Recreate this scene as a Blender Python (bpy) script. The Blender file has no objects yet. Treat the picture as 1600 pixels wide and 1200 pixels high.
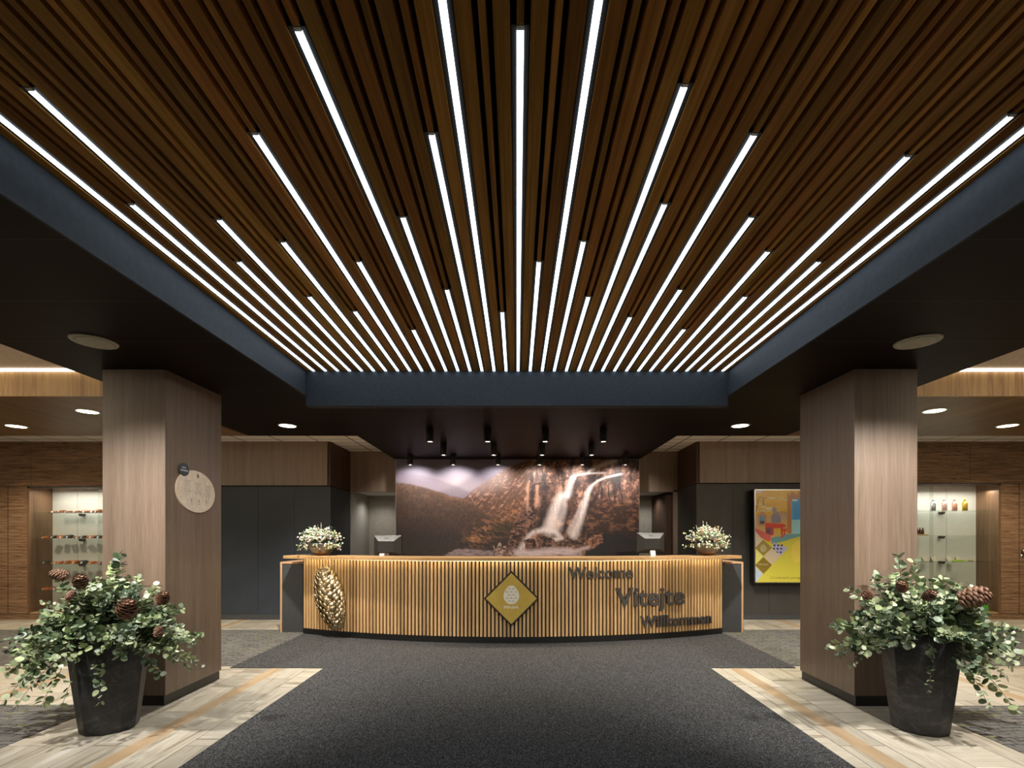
import bpy, math, random
import numpy as np
from mathutils import Vector, Matrix
PI = math.pi
C = bpy.context.scene.collection
S = bpy.context.scene

# ------------------------------------------------------------------ camera
F = 755.0; CX, CY = 808.0, 836.0; H = 1.40
cam_d = bpy.data.cameras.new('camera'); cam = bpy.data.objects.new('camera', cam_d); C.objects.link(cam)
cam.location = (0, 0, H); cam.rotation_euler = (PI/2, 0, 0)
cam_d.sensor_width = 36; cam_d.sensor_fit = 'HORIZONTAL'; cam_d.lens = 36*F/1600
cam_d.shift_x = (800-CX)/1600; cam_d.shift_y = (CY-600)/1600
cam_d.clip_start = .05; cam_d.clip_end = 60
S.camera = cam
# ------------------------------------------------------------------ world, exposure
w = bpy.data.worlds.new('world'); S.world = w; w.use_nodes = True
w.node_tree.nodes['Background'].inputs[0].default_value = (.75, .85, 1, 1)
w.node_tree.nodes['Background'].inputs[1].default_value = .012
S.view_settings.view_transform = 'Standard'; S.view_settings.look = 'None'
S.view_settings.gamma = 1; S.view_settings.use_curve_mapping = False
S.view_settings.exposure = 1.0
LED_POWER = 2.8

def lamp(kind, name, loc, aim, power, col, **k):
    d = bpy.data.lights.new(name, kind); d.energy = power; d.color = col
    for a, b in k.items(): setattr(d, a, b)
    o = bpy.data.objects.new(name, d); C.objects.link(o); o.location = loc
    v = Vector(aim) - Vector(loc)
    o.rotation_euler = v.to_track_quat('-Z', 'Y').to_euler()
    return o
def spot(loc, aim, power, size=80, blend=.6, col=(1, .86, .66), r=.03, name='spot_lamp'):
    return lamp('SPOT', name, loc, aim, power, col, spot_size=math.radians(size), spot_blend=blend, shadow_soft_size=r)
def area(loc, aim, power, sx, sy, col=(1, .85, .65), name='area_lamp'):
    return lamp('AREA', name, loc, aim, power, col, shape='RECTANGLE', size=sx, size_y=sy)

WARM = (1, .84, .62); NEUT = (1, .93, .82)
# light over the planters and pillar fronts (recessed spots just outside the frame), plus added fill
PLANT_SPOTS = [(-3.30, 2.42), (3.25, 2.42)]
for sx_, (x, y) in zip((-1, 1), PLANT_SPOTS):
    spot((x, y, 2.72), (sx_*2.98, 3.75, 1.0), 150, 78, .6 if sx_ > 0 else .85, (1, .95, .88), .04)
    spot((sx_*.4, 2.2, 2.9), (sx_*2.88, 4.35, 1.6), 42 if sx_ < 0 else 16, 46, 1.0, NEUT, .05)  # added fill for the inner pillar sides, no fitting there
    spot((sx_*2.45, 2.3, 2.72), (sx_*2.75, 3.5, .2), 60, 66, .8, NEUT, .05)
# over the counter
for x in (-2.85, 2.77):
    spot((x, 6.0, 2.72), (x*1.03, 6.0, 0), 165 if x < 0 else 140, 125, .7, NEUT, .05)
for x in (-4.72, 4.56):
    spot((x, 5.3, 2.72), (x, 5.5, 0), 55, 130, .8, WARM, .07)
for x in (-6.25, 6.09):
    spot((x, 6.02, 2.72), (x, 6.3, 0), 60, 130, .8, WARM, .07)
for x in (-7.8, 7.8):
    spot((x, 6.6, 2.72), (x, 7.2, 0), 60, 130, .8, WARM, .07)
    area((x*.8, 2.6, 2.9), (x*.8, 4.6, 2.4), 28, 3.0, 1.0, WARM)
for x in (-1.9, 0, 1.9):
    spot((x*.9, .4, 2.93), (x*1.15, 6.3, .62), 200, 40, .9, (1, .86, .62), .05)  # added fill spots brightening the counter front, no fittings behind them
for x, y in ((-2.75, 9.6), (2.62, 9.6)):
    spot((x, y, 2.15), (x, y, 0), 6, 150, .9, NEUT, .05)

# ------------------------------------------------------------------ helpers
def tag(o, label=None, cat=None, group=None, kind=None):
    if label: o['label'] = label
    if cat: o['category'] = cat
    if group: o['group'] = group
    if kind: o['kind'] = kind
    return o
def empty(name, loc=(0, 0, 0), rz=0, parent=None):
    o = bpy.data.objects.new(name, None); C.objects.link(o); o.location = loc; o.rotation_euler = (0, 0, rz)
    o.empty_display_size = .1
    if parent: o.parent = parent
    return o
def thing(name, label, cat, loc=(0, 0, 0), rz=0, group=None):
    return tag(empty(name, loc, rz), label, cat, group)
def copy_tree(o, parent=None):
    c = o.copy(); C.objects.link(c); c.parent = parent
    for ch in list(o.children): copy_tree(ch, c)
    return c

class MB:
    def __init__(s): s.v = []; s.f = []; s.m = []; s.smooth = []; s.c = []
    def add(s, vs, fs, mi=0, smooth=False, col=None):
        b = len(s.v); s.v += [tuple(v) for v in vs]
        for f in fs:
            s.f.append([i+b for i in f]); s.m.append(mi); s.smooth.append(smooth); s.c.append(col)
        return s
    def box(s, x0, x1, y0, y1, z0, z1, mi=0):
        x0, x1 = sorted((x0, x1)); y0, y1 = sorted((y0, y1)); z0, z1 = sorted((z0, z1))
        v = [(x0,y0,z0),(x1,y0,z0),(x1,y1,z0),(x0,y1,z0),(x0,y0,z1),(x1,y0,z1),(x1,y1,z1),(x0,y1,z1)]
        return s.add(v, [(3,2,1,0),(4,5,6,7),(0,1,5,4),(1,2,6,5),(2,3,7,6),(3,0,4,7)], mi)
    def lathe(s, prof, n=24, c=(0,0,0), mi=0, smooth=True, cap=True, mat=None, rot=0):
        vs = []
        for r, z in prof:
            for k in range(n):
                a = 2*PI*k/n+rot; vs.append(Vector((r*math.cos(a), r*math.sin(a), z)))
        if mat is not None: vs = [mat @ v for v in vs]
        vs = [(v.x+c[0], v.y+c[1], v.z+c[2]) for v in vs]
        fs = []
        for i in range(len(prof)-1):
            for k in range(n):
                k2 = (k+1) % n
                fs.append((i*n+k, i*n+k2, (i+1)*n+k2, (i+1)*n+k))
        s.add(vs, fs, mi, smooth)
        if cap:
            b = len(s.v)-len(vs)
            s.f.append([b+k for k in range(n)][::-1]); s.m.append(mi); s.smooth.append(False); s.c.append(None)
            s.f.append([b+(len(prof)-1)*n+k for k in range(n)]); s.m.append(mi); s.smooth.append(False); s.c.append(None)
        return s
    def tube(s, pts, r, n=6, mi=0, r1=None):
        pts = [Vector(p) for p in pts]; r1 = r if r1 is None else r1
        vs = []; L = len(pts)
        for i, p in enumerate(pts):
            d = (pts[min(i+1, L-1)]-pts[max(i-1, 0)]).normalized()
            u = d.cross(Vector((0, 0, 1))) if abs(d.z) < .95 else d.cross(Vector((1, 0, 0)))
            u.normalize(); q = d.cross(u); rr = r+(r1-r)*i/max(1, L-1)
            for k in range(n):
                a = 2*PI*k/n; vs.append(p+(u*math.cos(a)+q*math.sin(a))*rr)
        fs = [(i*n+k, i*n+(k+1) % n, (i+1)*n+(k+1) % n, (i+1)*n+k) for i in range(L-1) for k in range(n)]
        fs += [tuple(range(n))[::-1], tuple((L-1)*n+k for k in range(n))]
        return s.add(vs, fs, mi, True)
    def prism(s, poly, fn, d0, d1, mi=0):
        """poly 2-D outline extruded; fn(u, v, d) gives the point"""
        n = len(poly)
        vs = [fn(u, v, d0) for u, v in poly]+[fn(u, v, d1) for u, v in poly]
        fs = [tuple(range(n)), tuple(range(n, 2*n))[::-1]]+[(i, i+n, (i+1) % n+n, (i+1) % n) for i in range(n)]
        return s.add(vs, fs, mi)
    def build(s, name, mats, parent=None, bevel=0, seg=2):
        me = bpy.data.meshes.new(name); me.from_pydata(s.v, [], s.f)
        if not isinstance(mats, (list, tuple)): mats = [mats]
        for m in mats: me.materials.append(m)
        me.polygons.foreach_set('material_index', s.m); me.polygons.foreach_set('use_smooth', s.smooth)
        if any(c is not None for c in s.c):
            ca = me.color_attributes.new('Col', 'FLOAT_COLOR', 'CORNER'); arr = []
            for f, c in zip(s.f, s.c):
                c = c or (1, 1, 1); arr += [c[0], c[1], c[2], 1.0]*len(f)
            ca.data.foreach_set('color', arr)
        me.update()
        o = bpy.data.objects.new(name, me); C.objects.link(o)
        if parent: o.parent = parent
        if bevel:
            b = o.modifiers.new('bevel', 'BEVEL'); b.width = bevel; b.segments = seg; b.limit_method = 'ANGLE'; b.angle_limit = .6
        return o
def struct(name, mb, mat, bevel=0):
    return tag(mb.build(name, mat, None, bevel), kind='structure')
def fixn(o):
    import bmesh
    bm = bmesh.new(); bm.from_mesh(o.data); bmesh.ops.recalc_face_normals(bm, faces=bm.faces); bm.to_mesh(o.data); bm.free(); return o

# ------------------------------------------------------------------ materials
def srgb(r, g, b):
    f = lambda c: (c/12.92 if c <= .04045 else ((c+.055)/1.055)**2.4)
    return (f(r/255), f(g/255), f(b/255), 1)
class NT:
    def __init__(s, name):
        s.m = bpy.data.materials.new(name); s.m.use_nodes = True; s.t = s.m.node_tree; s.n = s.t.nodes
        s.b = s.n['Principled BSDF']
    def new(s, ty, **k):
        n = s.n.new(ty)
        for a, b in k.items(): setattr(n, a, b)
        return n
    def link(s, a, b): s.t.links.new(a, b)
    def coord(s, scale=(1,1,1), rot=(0,0,0), kind='Object', loc=(0,0,0)):
        if kind == 'World': g = s.new('ShaderNodeNewGeometry').outputs['Position']
        else: g = s.new('ShaderNodeTexCoord').outputs[kind]
        mp = s.new('ShaderNodeMapping'); mp.inputs['Scale'].default_value = scale; mp.inputs['Rotation'].default_value = rot
        mp.inputs['Location'].default_value = loc
        s.link(g, mp.inputs[0]); return mp.outputs[0]
    def noise(s, vec, scale=5, detail=4, rough=.55, dist=0):
        n = s.new('ShaderNodeTexNoise'); n.inputs['Scale'].default_value = scale; n.inputs['Detail'].default_value = detail
        n.inputs['Roughness'].default_value = rough; n.inputs['Distortion'].default_value = dist
        if vec is not None: s.link(vec, n.inputs['Vector'])
        return n.outputs['Fac']
    def ramp(s, fac, stops, interp='LINEAR'):
        r = s.new('ShaderNodeValToRGB'); r.color_ramp.interpolation = interp; e = r.color_ramp.elements
        while len(e) < len(stops): e.new(.5)
        for el, (p, c) in zip(e, stops): el.position = p; el.color = c if len(c) == 4 else (*c, 1)
        s.link(fac, r.inputs[0]); return r.outputs[0]
    def mix(s, fac, a, b, blend='MIX'):
        n = s.new('ShaderNodeMix', data_type='RGBA', blend_type=blend)
        if isinstance(fac, (int, float)): n.inputs[0].default_value = fac
        else: s.link(fac, n.inputs[0])
        for i, x in ((6, a), (7, b)):
            if isinstance(x, (tuple, list)): n.inputs[i].default_value = x if len(x) == 4 else (*x, 1)
            else: s.link(x, n.inputs[i])
        return n.outputs[2]
    def math(s, op, a, b=None, c=None):
        n = s.new('ShaderNodeMath', operation=op)
        for i, x in enumerate((a, b, c)):
            if x is None: continue
            if isinstance(x, (int, float)): n.inputs[i].default_value = x
            else: s.link(x, n.inputs[i])
        return n.outputs[0]
    def bump(s, h, strength=.3, dist=.01):
        n = s.new('ShaderNodeBump'); n.inputs['Strength'].default_value = strength; n.inputs['Distance'].default_value = dist
        s.link(h, n.inputs['Height']); s.link(n.outputs[0], s.b.inputs['Normal'])
    def out(s, col=None, rough=.5, metal=0, spec=None):
        if col is not None:
            if isinstance(col, (tuple, list)): s.b.inputs['Base Color'].default_value = col
            else: s.link(col, s.b.inputs['Base Color'])
        if isinstance(rough, (int, float)): s.b.inputs['Roughness'].default_value = rough
        else: s.link(rough, s.b.inputs['Roughness'])
        s.b.inputs['Metallic'].default_value = metal
        if spec is not None: s.b.inputs['Specular IOR Level'].default_value = spec
        return s.m
def plain(name, col, rough=.5, metal=0, spec=None, var=.12, scale=30):
    t = NT(name); f = t.noise(t.coord(), scale, 3)
    c = t.ramp(f, [(.3, tuple(x*(1-var) for x in col[:3])), (.7, tuple(min(1, x*(1+var)) for x in col[:3]))])
    return t.out(c, rough, metal, spec)
def emit(name, col, strength):
    t = NT(name); t.b.inputs['Base Color'].default_value = (.8, .8, .8, 1)
    t.b.inputs['Emission Color'].default_value = (*col, 1); t.b.inputs['Emission Strength'].default_value = strength
    return t.m
def grain(name, dark, mid, light, axis='Z', fine=90, along=2.0, rough=.45, rand=.0, bump=.15, dist=.0, kind='Object', spec=.5):
    """straight-grained veneer running along one axis"""
    t = NT(name); sc = [1, 1, 1]; i = 'XYZ'.index(axis); sc = [fine]*3; sc[i] = along
    v = t.coord(tuple(sc), kind=kind)
    if rand:
        oi = t.new('ShaderNodeObjectInfo'); cx = t.new('ShaderNodeCombineXYZ')
        r7 = t.math('MULTIPLY', oi.outputs['Random'], 37.0)
        for q in range(3): t.link(r7, cx.inputs[q])
        ad = t.new('ShaderNodeVectorMath', operation='ADD'); t.link(v, ad.inputs[0]); t.link(cx.outputs[0], ad.inputs[1]); v = ad.outputs[0]
    f = t.noise(v, 1.0, 4, .6, dist)
    big = t.noise(v, .12, 2, .5, dist)
    f2 = t.math('ADD', t.math('MULTIPLY', f, .6), t.math('MULTIPLY', big, .4))
    c = t.ramp(f2, [(.32, dark), (.5, mid), (.68, light)])
    if rand:
        hs = t.new('ShaderNodeHueSaturation'); t.link(c, hs.inputs['Color'])
        t.link(t.math('ADD', t.math('MULTIPLY', oi.outputs['Random'], rand), 1-rand/2), hs.inputs['Value'])
        hh = t.math('ADD', t.math('MULTIPLY', t.math('FRACT', t.math('MULTIPLY', oi.outputs['Random'], 13.7)), rand*.03), .5-rand*.015)
        t.link(hh, hs.inputs['Hue'])
        c = hs.outputs[0]
    if bump: t.bump(f, bump, .002)
    return t.out(c, rough, 0, spec)

M = {}
M['soffit'] = None
def soffit_mat():
    t = NT('dark_walnut_panels'); v = t.coord((1.2, 60, 60), kind='World')
    f = t.noise(v, 1, 4, .6)
    c = t.ramp(f, [(.3, (.0035, .0016, .001)), (.7, (.012, .005, .0023))])
    sep = t.new('ShaderNodeSeparateXYZ'); t.link(t.coord(kind='World'), sep.inputs[0])
    y = t.math('MODULO', t.math('ADD', sep.outputs[1], 20-2.22+.0), .585)
    seam = t.math('LESS_THAN', t.math('ABSOLUTE', t.math('SUBTRACT', y, .11)), .003)
    c = t.mix(seam, c, (.04, .037, .035, 1))
    return t.out(c, .5, 0, .07)
M['soffit'] = soffit_mat()
M['pillar'] = grain('taupe_veneer', (.155, .108, .078), (.215, .155, .115), (.275, .205, .155), 'Z', 150, 4, .38, bump=.2, kind='World', spec=.6)
M['panel_brown'] = grain('taupe_wall_veneer', (.22, .165, .128), (.30, .225, .172), (.37, .28, .215), 'Z', 110, 3, .5, kind='World')
M['dark_brown_side'] = grain('wenge_side', (.05, .025, .015), (.07, .035, .02), (.09, .05, .03), 'Z', 60, 2, .5, kind='World')
M['slat'] = grain('oiled_oak_slat', (.21, .092, .018), (.38, .175, .036), (.55, .285, .070), 'Y', 60, 1.5, .55, rand=.55, dist=.4, spec=.12)
M['counter_slat'] = grain('oak_counter_slat', (.50, .30, .135), (.66, .43, .215), (.78, .56, .32), 'Z', 90, 3, .35, rand=.38)
M['worktop'] = grain('oak_worktop', (.42, .23, .10), (.58, .35, .16), (.70, .45, .23), 'X', 60, 1.5, .28)
M['edge_oak'] = grain('pale_oak_edge', (.5, .3, .16), (.62, .38, .22), (.7, .46, .28), 'Z', 60, 2, .4)
M['fascia'] = grain('zebrano_vertical', (.25, .13, .05), (.50, .31, .13), (.60, .40, .19), 'Z', 22, 1.2, .4, dist=1.2, kind='World')
def zebra(name, dark, mid, light):
    t = NT(name); v = t.coord((.8, .8, 15), kind='World')
    f = t.noise(v, 1.0, 5, .5, 1.6)
    v2 = t.coord((2.0, 2.0, 60), kind='World'); g = t.noise(v2, 1, 3, .6, .6)
    c = t.ramp(f, [(.28, dark), (.34, mid), (.40, light), (.430, mid), (.445, dark), (.462, mid), (.50, light), (.545, mid), (.56, dark), (.58, mid), (.66, light)])
    c2 = t.ramp(g, [(.36, dark), (.50, mid), (.62, light)])
    return t.out(t.mix(.5, c, c2), .42)
M['zebra'] = zebra('zebrano_horizontal', (.06, .030, .018), (.25, .145, .080), (.42, .265, .155))
M['wing_ceiling'] = grain('wing_ceiling_veneer', (.07, .038, .014), (.15, .085, .034), (.25, .15, .065), 'Y', 22, .6, .4, kind='World', spec=.2)
M['beam'] = plain('blue_grey_beam', (.036, .042, .050, 1), .6, spec=.12)
M['black'] = plain('black_matt', (.012, .012, .013, 1), .6)
M['backing'] = plain('black_backing', (.006, .006, .006, 1), .9)
M['plinth'] = plain('black_plinth', (.014, .014, .015, 1), .35)
M['charcoal'] = plain('charcoal_wall', (.036, .047, .064, 1), .5, scale=3)
M['charcoal_right'] = plain('charcoal_wall_warm', (.055, .055, .053, 1), .5, scale=3)
M['grey_box'] = plain('anthracite_board', (.06, .064, .072, 1), .45)
M['beige'] = plain('beige_ceiling', (.62, .50, .39, 1), .8)
M['recess'] = plain('pale_grey_wall', (.42, .40, .37, 1), .8)
M['cream'] = plain('cream_back_panel', (.70, .69, .66, 1), .4, var=.03)
M['white'] = plain('white_paint', (.8, .8, .78, 1), .5, var=.03)
M['room'] = plain('warm_grey_wall', (.25, .2, .16, 1), .8)
M['speaker'] = plain('speaker_cream', (.42, .39, .32, 1), .7)
M['metal_dark'] = plain('gunmetal', (.085, .08, .08, 1), .45, .45)
M['steel'] = plain('brushed_steel', (.45, .45, .45, 1), .3, 1)
M['spot_black'] = plain('spotlight_black', (.035, .035, .037, 1), .4, .3)
M['lens'] = emit('spot_lens', (1, .85, .6), 9)
M['downlight'] = emit('downlight_lens', (1, .97, .62), 7)
M['downlight_white'] = emit('downlight_lens_cool', (1, .98, .9), 7)
M['led'] = emit('led_strip', (.80, .91, 1.0), LED_POWER)
M['cove'] = emit('cove_light', (1, .93, .8), 1.6)
M['under_led'] = emit('under_counter_led', (1, .9, .6), 7)
M['led_cap'] = plain('led_end_cap', (.75, .78, .8, 1), .5)
M['stem'] = plain('twig', (.06, .045, .025, 1), .7)
M['monitor'] = plain('monitor_black', (.02, .02, .021, 1), .3)
M['monitor_grey'] = plain('monitor_silver', (.20, .20, .20, 1), .35, .3)
M['monitor_mid'] = plain('monitor_charcoal', (.028, .027, .027, 1), .35)
M['screen'] = plain('monitor_screen', (.01, .01, .012, 1), .15)
M['brass'] = None
def vcol(name, rough, metal=0, spec=.5, mixn=.15, scale=80, trans=0):
    t = NT(name); a = t.new('ShaderNodeVertexColor'); a.layer_name = 'Col'
    f = t.noise(t.coord(), scale, 3)
    c = t.mix(mixn, a.outputs[0], t.mix(1.0, a.outputs[0], t.ramp(f, [(.3, (.5, .5, .5)), (.7, (1.3, 1.3, 1.3))]), 'MULTIPLY'))
    return t.out(c, rough, metal, spec)
M['leaf'] = vcol('eucalyptus_leaf', .42, mixn=.4, scale=60)
M['print'] = vcol('printed_wallpaper', .55, mixn=0)
M['poster_print'] = vcol('poster_print', .25, mixn=0)
M['flower'] = vcol('dried_flowers', .6, mixn=.2)
M['cone'] = plain('pine_cone_scale', (.22, .115, .07, 1), .55, var=.5, scale=40)
def brass_mat():
    t = NT('aged_brass'); f = t.noise(t.coord(), 14, 4); g = t.noise(t.coord(), 90, 3)
    c = t.ramp(f, [(.3, (.55, .42, .24)), (.7, (.88, .74, .50))])
    t.bump(g, .25, .004); return t.out(c, .33, .9)
M['brass'] = brass_mat()
M['gold'] = plain('satin_gold_plate', (.60, .43, .09, 1), .5, .15, var=.08, scale=12)
M['cone_white'] = plain('white_enamel', (.85, .84, .8, 1), .5, var=.02)
def bowl_mat():
    t = NT('glazed_pewter_bowl'); s_ = t.new('ShaderNodeSeparateXYZ'); t.link(t.coord(), s_.inputs[0])
    f = t.math('ADD', s_.outputs[2], t.math('MULTIPLY', t.noise(t.coord(), 9, 3), .06))
    c = t.ramp(f, [(.035, (.20, .10, .05)), (.07, (.28, .17, .10)), (.105, (.15, .15, .148))])
    return t.out(c, .33, .35)
M['bowl'] = bowl_mat()
def pot_mat():
    t = NT('mottled_black_pot'); f = t.noise(t.coord((1, 1, 1.6)), 9, 6, .65, 1.2)
    c = t.ramp(f, [(.35, (.013, .014, .017)), (.52, (.028, .029, .034)), (.70, (.075, .077, .085))])
    t.bump(f, .3, .004); return t.out(c, .42)
M['pot'] = pot_mat()
def carpet_mat():
    t = NT('charcoal_loop_carpet'); v = t.coord(kind='World')
    f = t.noise(v, 110, 3, .85); g = t.noise(v, 2, 2)
    c = t.ramp(f, [(.38, (.008, .008, .009)), (.50, (.042, .042, .044)), (.62, (.20, .20, .205))])
    c = t.mix(t.math('MULTIPLY', g, .25), c, (.05, .05, .052, 1))
    t.bump(f, .6, .004); return t.out(c, .95, 0, .15)
M['carpet'] = carpet_mat()
def tile_carpet():
    t = NT('patterned_carpet_tiles'); v = t.coord(kind='World')
    nz = t.new('ShaderNodeTexNoise'); nz.inputs['Scale'].default_value = 9; nz.inputs['Detail'].default_value = 3; t.link(v, nz.inputs[0])
    sc = t.new('ShaderNodeVectorMath', operation='SCALE'); sc.inputs['Scale'].default_value = .05; t.link(nz.outputs['Color'], sc.inputs[0])
    ad = t.new('ShaderNodeVectorMath', operation='ADD'); t.link(v, ad.inputs[0]); t.link(sc.outputs[0], ad.inputs[1])
    br = t.new('ShaderNodeTexBrick'); t.link(ad.outputs[0], br.inputs['Vector']); br.inputs['Scale'].default_value = 1
    br.inputs['Brick Width'].default_value = .12; br.inputs['Row Height'].default_value = .055; br.inputs['Mortar Size'].default_value = .005
    br.inputs['Mortar Smooth'].default_value = .4; br.offset = .37
    br.inputs['Color1'].default_value = (.135, .13, .125, 1); br.inputs['Color2'].default_value = (.20, .195, .18, 1); br.inputs['Mortar'].default_value = (.02, .02, .024, 1)
    mk = t.math('GREATER_THAN', t.noise(t.coord((5, 14, 1), kind='World'), 1, 3), .47)
    c = t.mix(mk, (.155, .15, .142, 1), br.outputs['Color'])
    ye = t.ramp(t.noise(t.coord((9, 34, 1), kind='World'), 1, 4, .6), [(.58, (0, 0, 0)), (.64, (1, 1, 1))])
    ye2 = t.math('GREATER_THAN', t.noise(t.coord(kind='World'), 3.0, 2), .52)
    c = t.mix(t.math('MULTIPLY', t.math('MULTIPLY', ye, ye2), .8), c, (.26, .25, .04, 1))
    sp = t.noise(v, 240, 2, .8); c = t.mix(.5, c, t.mix(1, c, t.ramp(sp, [(.35, (.4, .4, .4)), (.65, (1.6, 1.6, 1.6))]), 'MULTIPLY'))
    t.bump(sp, .4, .003); return t.out(c, .95, 0, .1)
M['tile_carpet'] = tile_carpet()
def stone():
    t = NT('veined_marble_tiles')
    br = t.new('ShaderNodeTexBrick'); v = t.coord((1, 1, 1), (0, 0, PI/2), 'World', (.11, .03, 0)); t.link(v, br.inputs['Vector'])
    br.inputs['Scale'].default_value = 1; br.inputs['Brick Width'].default_value = .62; br.inputs['Row Height'].default_value = .31
    br.inputs['Mortar Size'].default_value = .003; br.inputs['Mortar Smooth'].default_value = .1; br.offset = .42
    br.inputs['Color1'].default_value = (0, 0, 0, 1); br.inputs['Color2'].default_value = (1, 1, 1, 1); br.inputs['Mortar'].default_value = (.5, .5, .5, 1)
    rnd = t.new('ShaderNodeSeparateColor'); t.link(br.outputs['Color'], rnd.inputs[0]); r = rnd.outputs[0]
    off = t.new('ShaderNodeCombineXYZ')
    for q in range(3): t.link(t.math('MULTIPLY', r, 53.0), off.inputs[q])
    def nz(scale, rot, sc, det, dist):
        a = t.new('ShaderNodeVectorMath', operation='ADD'); t.link(t.coord(scale, (0, 0, rot), 'World'), a.inputs[0]); t.link(off.outputs[0], a.inputs[1])
        return t.noise(a.outputs[0], sc, det, .6, dist)
    along = nz((11, 1.1, 1), .12, 1, 5, .8); across = nz((1.1, 11, 1), -.1, 1, 5, .8); cloud = nz((1, 1, 1), 0, 3.0, 4, 1.6)
    pick = t.math('GREATER_THAN', t.math('FRACT', t.math('MULTIPLY', r, 7.3)), .6)
    f = t.mix(pick, along, across)
    c = t.ramp(f, [(.28, (.12, .095, .065)), (.38, (.34, .29, .215)), (.47, (.60, .55, .46)), (.56, (.48, .43, .34)), (.66, (.74, .71, .64))])
    c = t.mix(t.math('MULTIPLY', cloud, .35), c, (.62, .56, .45, 1))
    hs = t.new('ShaderNodeHueSaturation'); t.link(c, hs.inputs['Color']); t.link(t.math('ADD', t.math('MULTIPLY', r, .38), .78), hs.inputs['Value'])
    c = hs.outputs[0]
    s_ = t.new('ShaderNodeSeparateXYZ'); t.link(t.coord(kind='World'), s_.inputs[0]); x = s_.outputs[0]
    m = None
    for xc in (-4.49, -2.52, 2.29, 4.32):
        q = t.math('LESS_THAN', t.math('ABSOLUTE', t.math('SUBTRACT', x, xc)), .06)
        m = q if m is None else t.math('MAXIMUM', m, q)
    sand = t.ramp(nz((6, 1.5, 1), 0, 1, 4, .5), [(.3, (.42, .29, .17)), (.7, (.56, .42, .27))])
    c = t.mix(m, c, sand)
    line = t.math('MULTIPLY', br.outputs['Fac'], t.math('SUBTRACT', 1, m))
    c = t.mix(line, c, (.10, .085, .07, 1))
    return t.out(c, .33, 0, .5)
M['stone'] = stone()
def thin_glass(name, tint=(.97, .98, .97)):
    t = NT(name); t.n.remove(t.b); tr = t.new('ShaderNodeBsdfTransparent'); tr.inputs[0].default_value = (*tint, 1)
    gl = t.new('ShaderNodeBsdfGlossy'); gl.inputs['Roughness'].default_value = .03; mx = t.new('ShaderNodeMixShader'); mx.inputs[0].default_value = .06
    t.link(tr.outputs[0], mx.inputs[1]); t.link(gl.outputs[0], mx.inputs[2]); t.link(mx.outputs[0], t.n['Material Output'].inputs[0]); return t.m
M['glass'] = thin_glass('clear_glass'); M['glass_green'] = thin_glass('green_glass_shelf', (.90, .95, .93))
for n_, c_, r_, mt_ in (('orange', (.55, .16, .04, 1), .5, 0), ('brown_box', (.28, .12, .05, 1), .5, 0), ('tag', (.55, .55, .6, 1), .5, 0), ('darkgreen', (.05, .06, .055, 1), .5, 0),
        ('b_silver', (.6, .62, .63, 1), .25, .9), ('b_pink', (.75, .5, .47, 1), .3, .7), ('b_rose', (.75, .38, .28, 1), .3, .7), ('b_gold', (.6, .42, .06, 1), .3, .8),
        ('amber', (.10, .03, .02, 1), .2, 0), ('light_wood', (.5, .33, .17, 1), .5, 0), ('lime', (.35, .55, .05, 1), .4, 0), ('yellow_box', (.45, .4, .18, 1), .5, 0), ('green_bright', (.12, .55, .08, 1), .4, 0), ('pale_ply', (.86, .72, .58, 1), .45, 0), ('slate', (.07, .08, .09, 1), .5, 0), ('ink', (.22, .16, .12, 1), .6, 0)):
    M[n_] = plain(n_, c_, r_, mt_)

# ------------------------------------------------------------------ structure
ZS = 2.758; ZT = 2.995; YE = 4.703; XB = 2.056; XO = 3.67; YB = -3.5
struct('floor', MB().box(-9.6, 9.6, YB, 10.3, -.1, 0), M['stone'])
# soffit around the slatted bay and over the counter
so = MB(); so.box(-XO, -XB-.012, YB, YE+.10, ZS, 3.2); so.box(XB+.012, XO, YB, YE+.10, ZS, 3.2)
so.box(-XO, XO, YE+.10, 6.615, ZS, 3.2); so.box(-2.19, 2.19, 6.615, 9.0, ZS, 3.2)
struct('ceiling', so, M['soffit'])
struct('ceiling_backing', MB().box(-XB-.06, XB+.06, YB, YE+.1, 3.16, 3.2), M['backing'])
fb = MB(); fb.box(-XB, XB, YE, YE+.10, 2.658, 3.16)
struct('trim_1', fb, M['beam'], .003)
for i, s in enumerate((-1, 1)):
    b = MB(); b.box(s*XB, s*(XB+.012), YB, YE+.10, ZS-.001, 3.16); b.box(s*(XB-.005), s*XB, YB, YE, ZS-.001, ZS+.010)
    struct('trim_%d' % (i+2), b, M['beam'])
# wings
for s, nm in ((-1, 'left'), (1, 'right')):
    struct('ceiling_wing_'+nm, MB().box(s*XO, s*9.6, 4.70, 6.615, ZS, 3.0), M['wing_ceiling'])
    struct('ceiling_fascia_'+nm, MB().box(s*XO, s*9.6, 4.68, 4.70, ZS-.012, 3.0), M['fascia'])
    struct('ceiling_upper_'+nm, MB().box(s*XO, s*9.6, YB, 4.70, 3.006, 3.1), M['beige'])
    struct('trim_cove_'+nm, MB().box(s*XO, s*9.6, 4.655, 4.68, 2.985, 3.006), M['cove'])
    struct('wall_'+nm, MB().box(s*9.5, s*9.6, YB, 8.3, 0, 3.1), M['room'])
struct('wall_back', MB().box(-9.6, 9.6, YB-.1, YB, 0, 3.2), M['room'])
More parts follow.
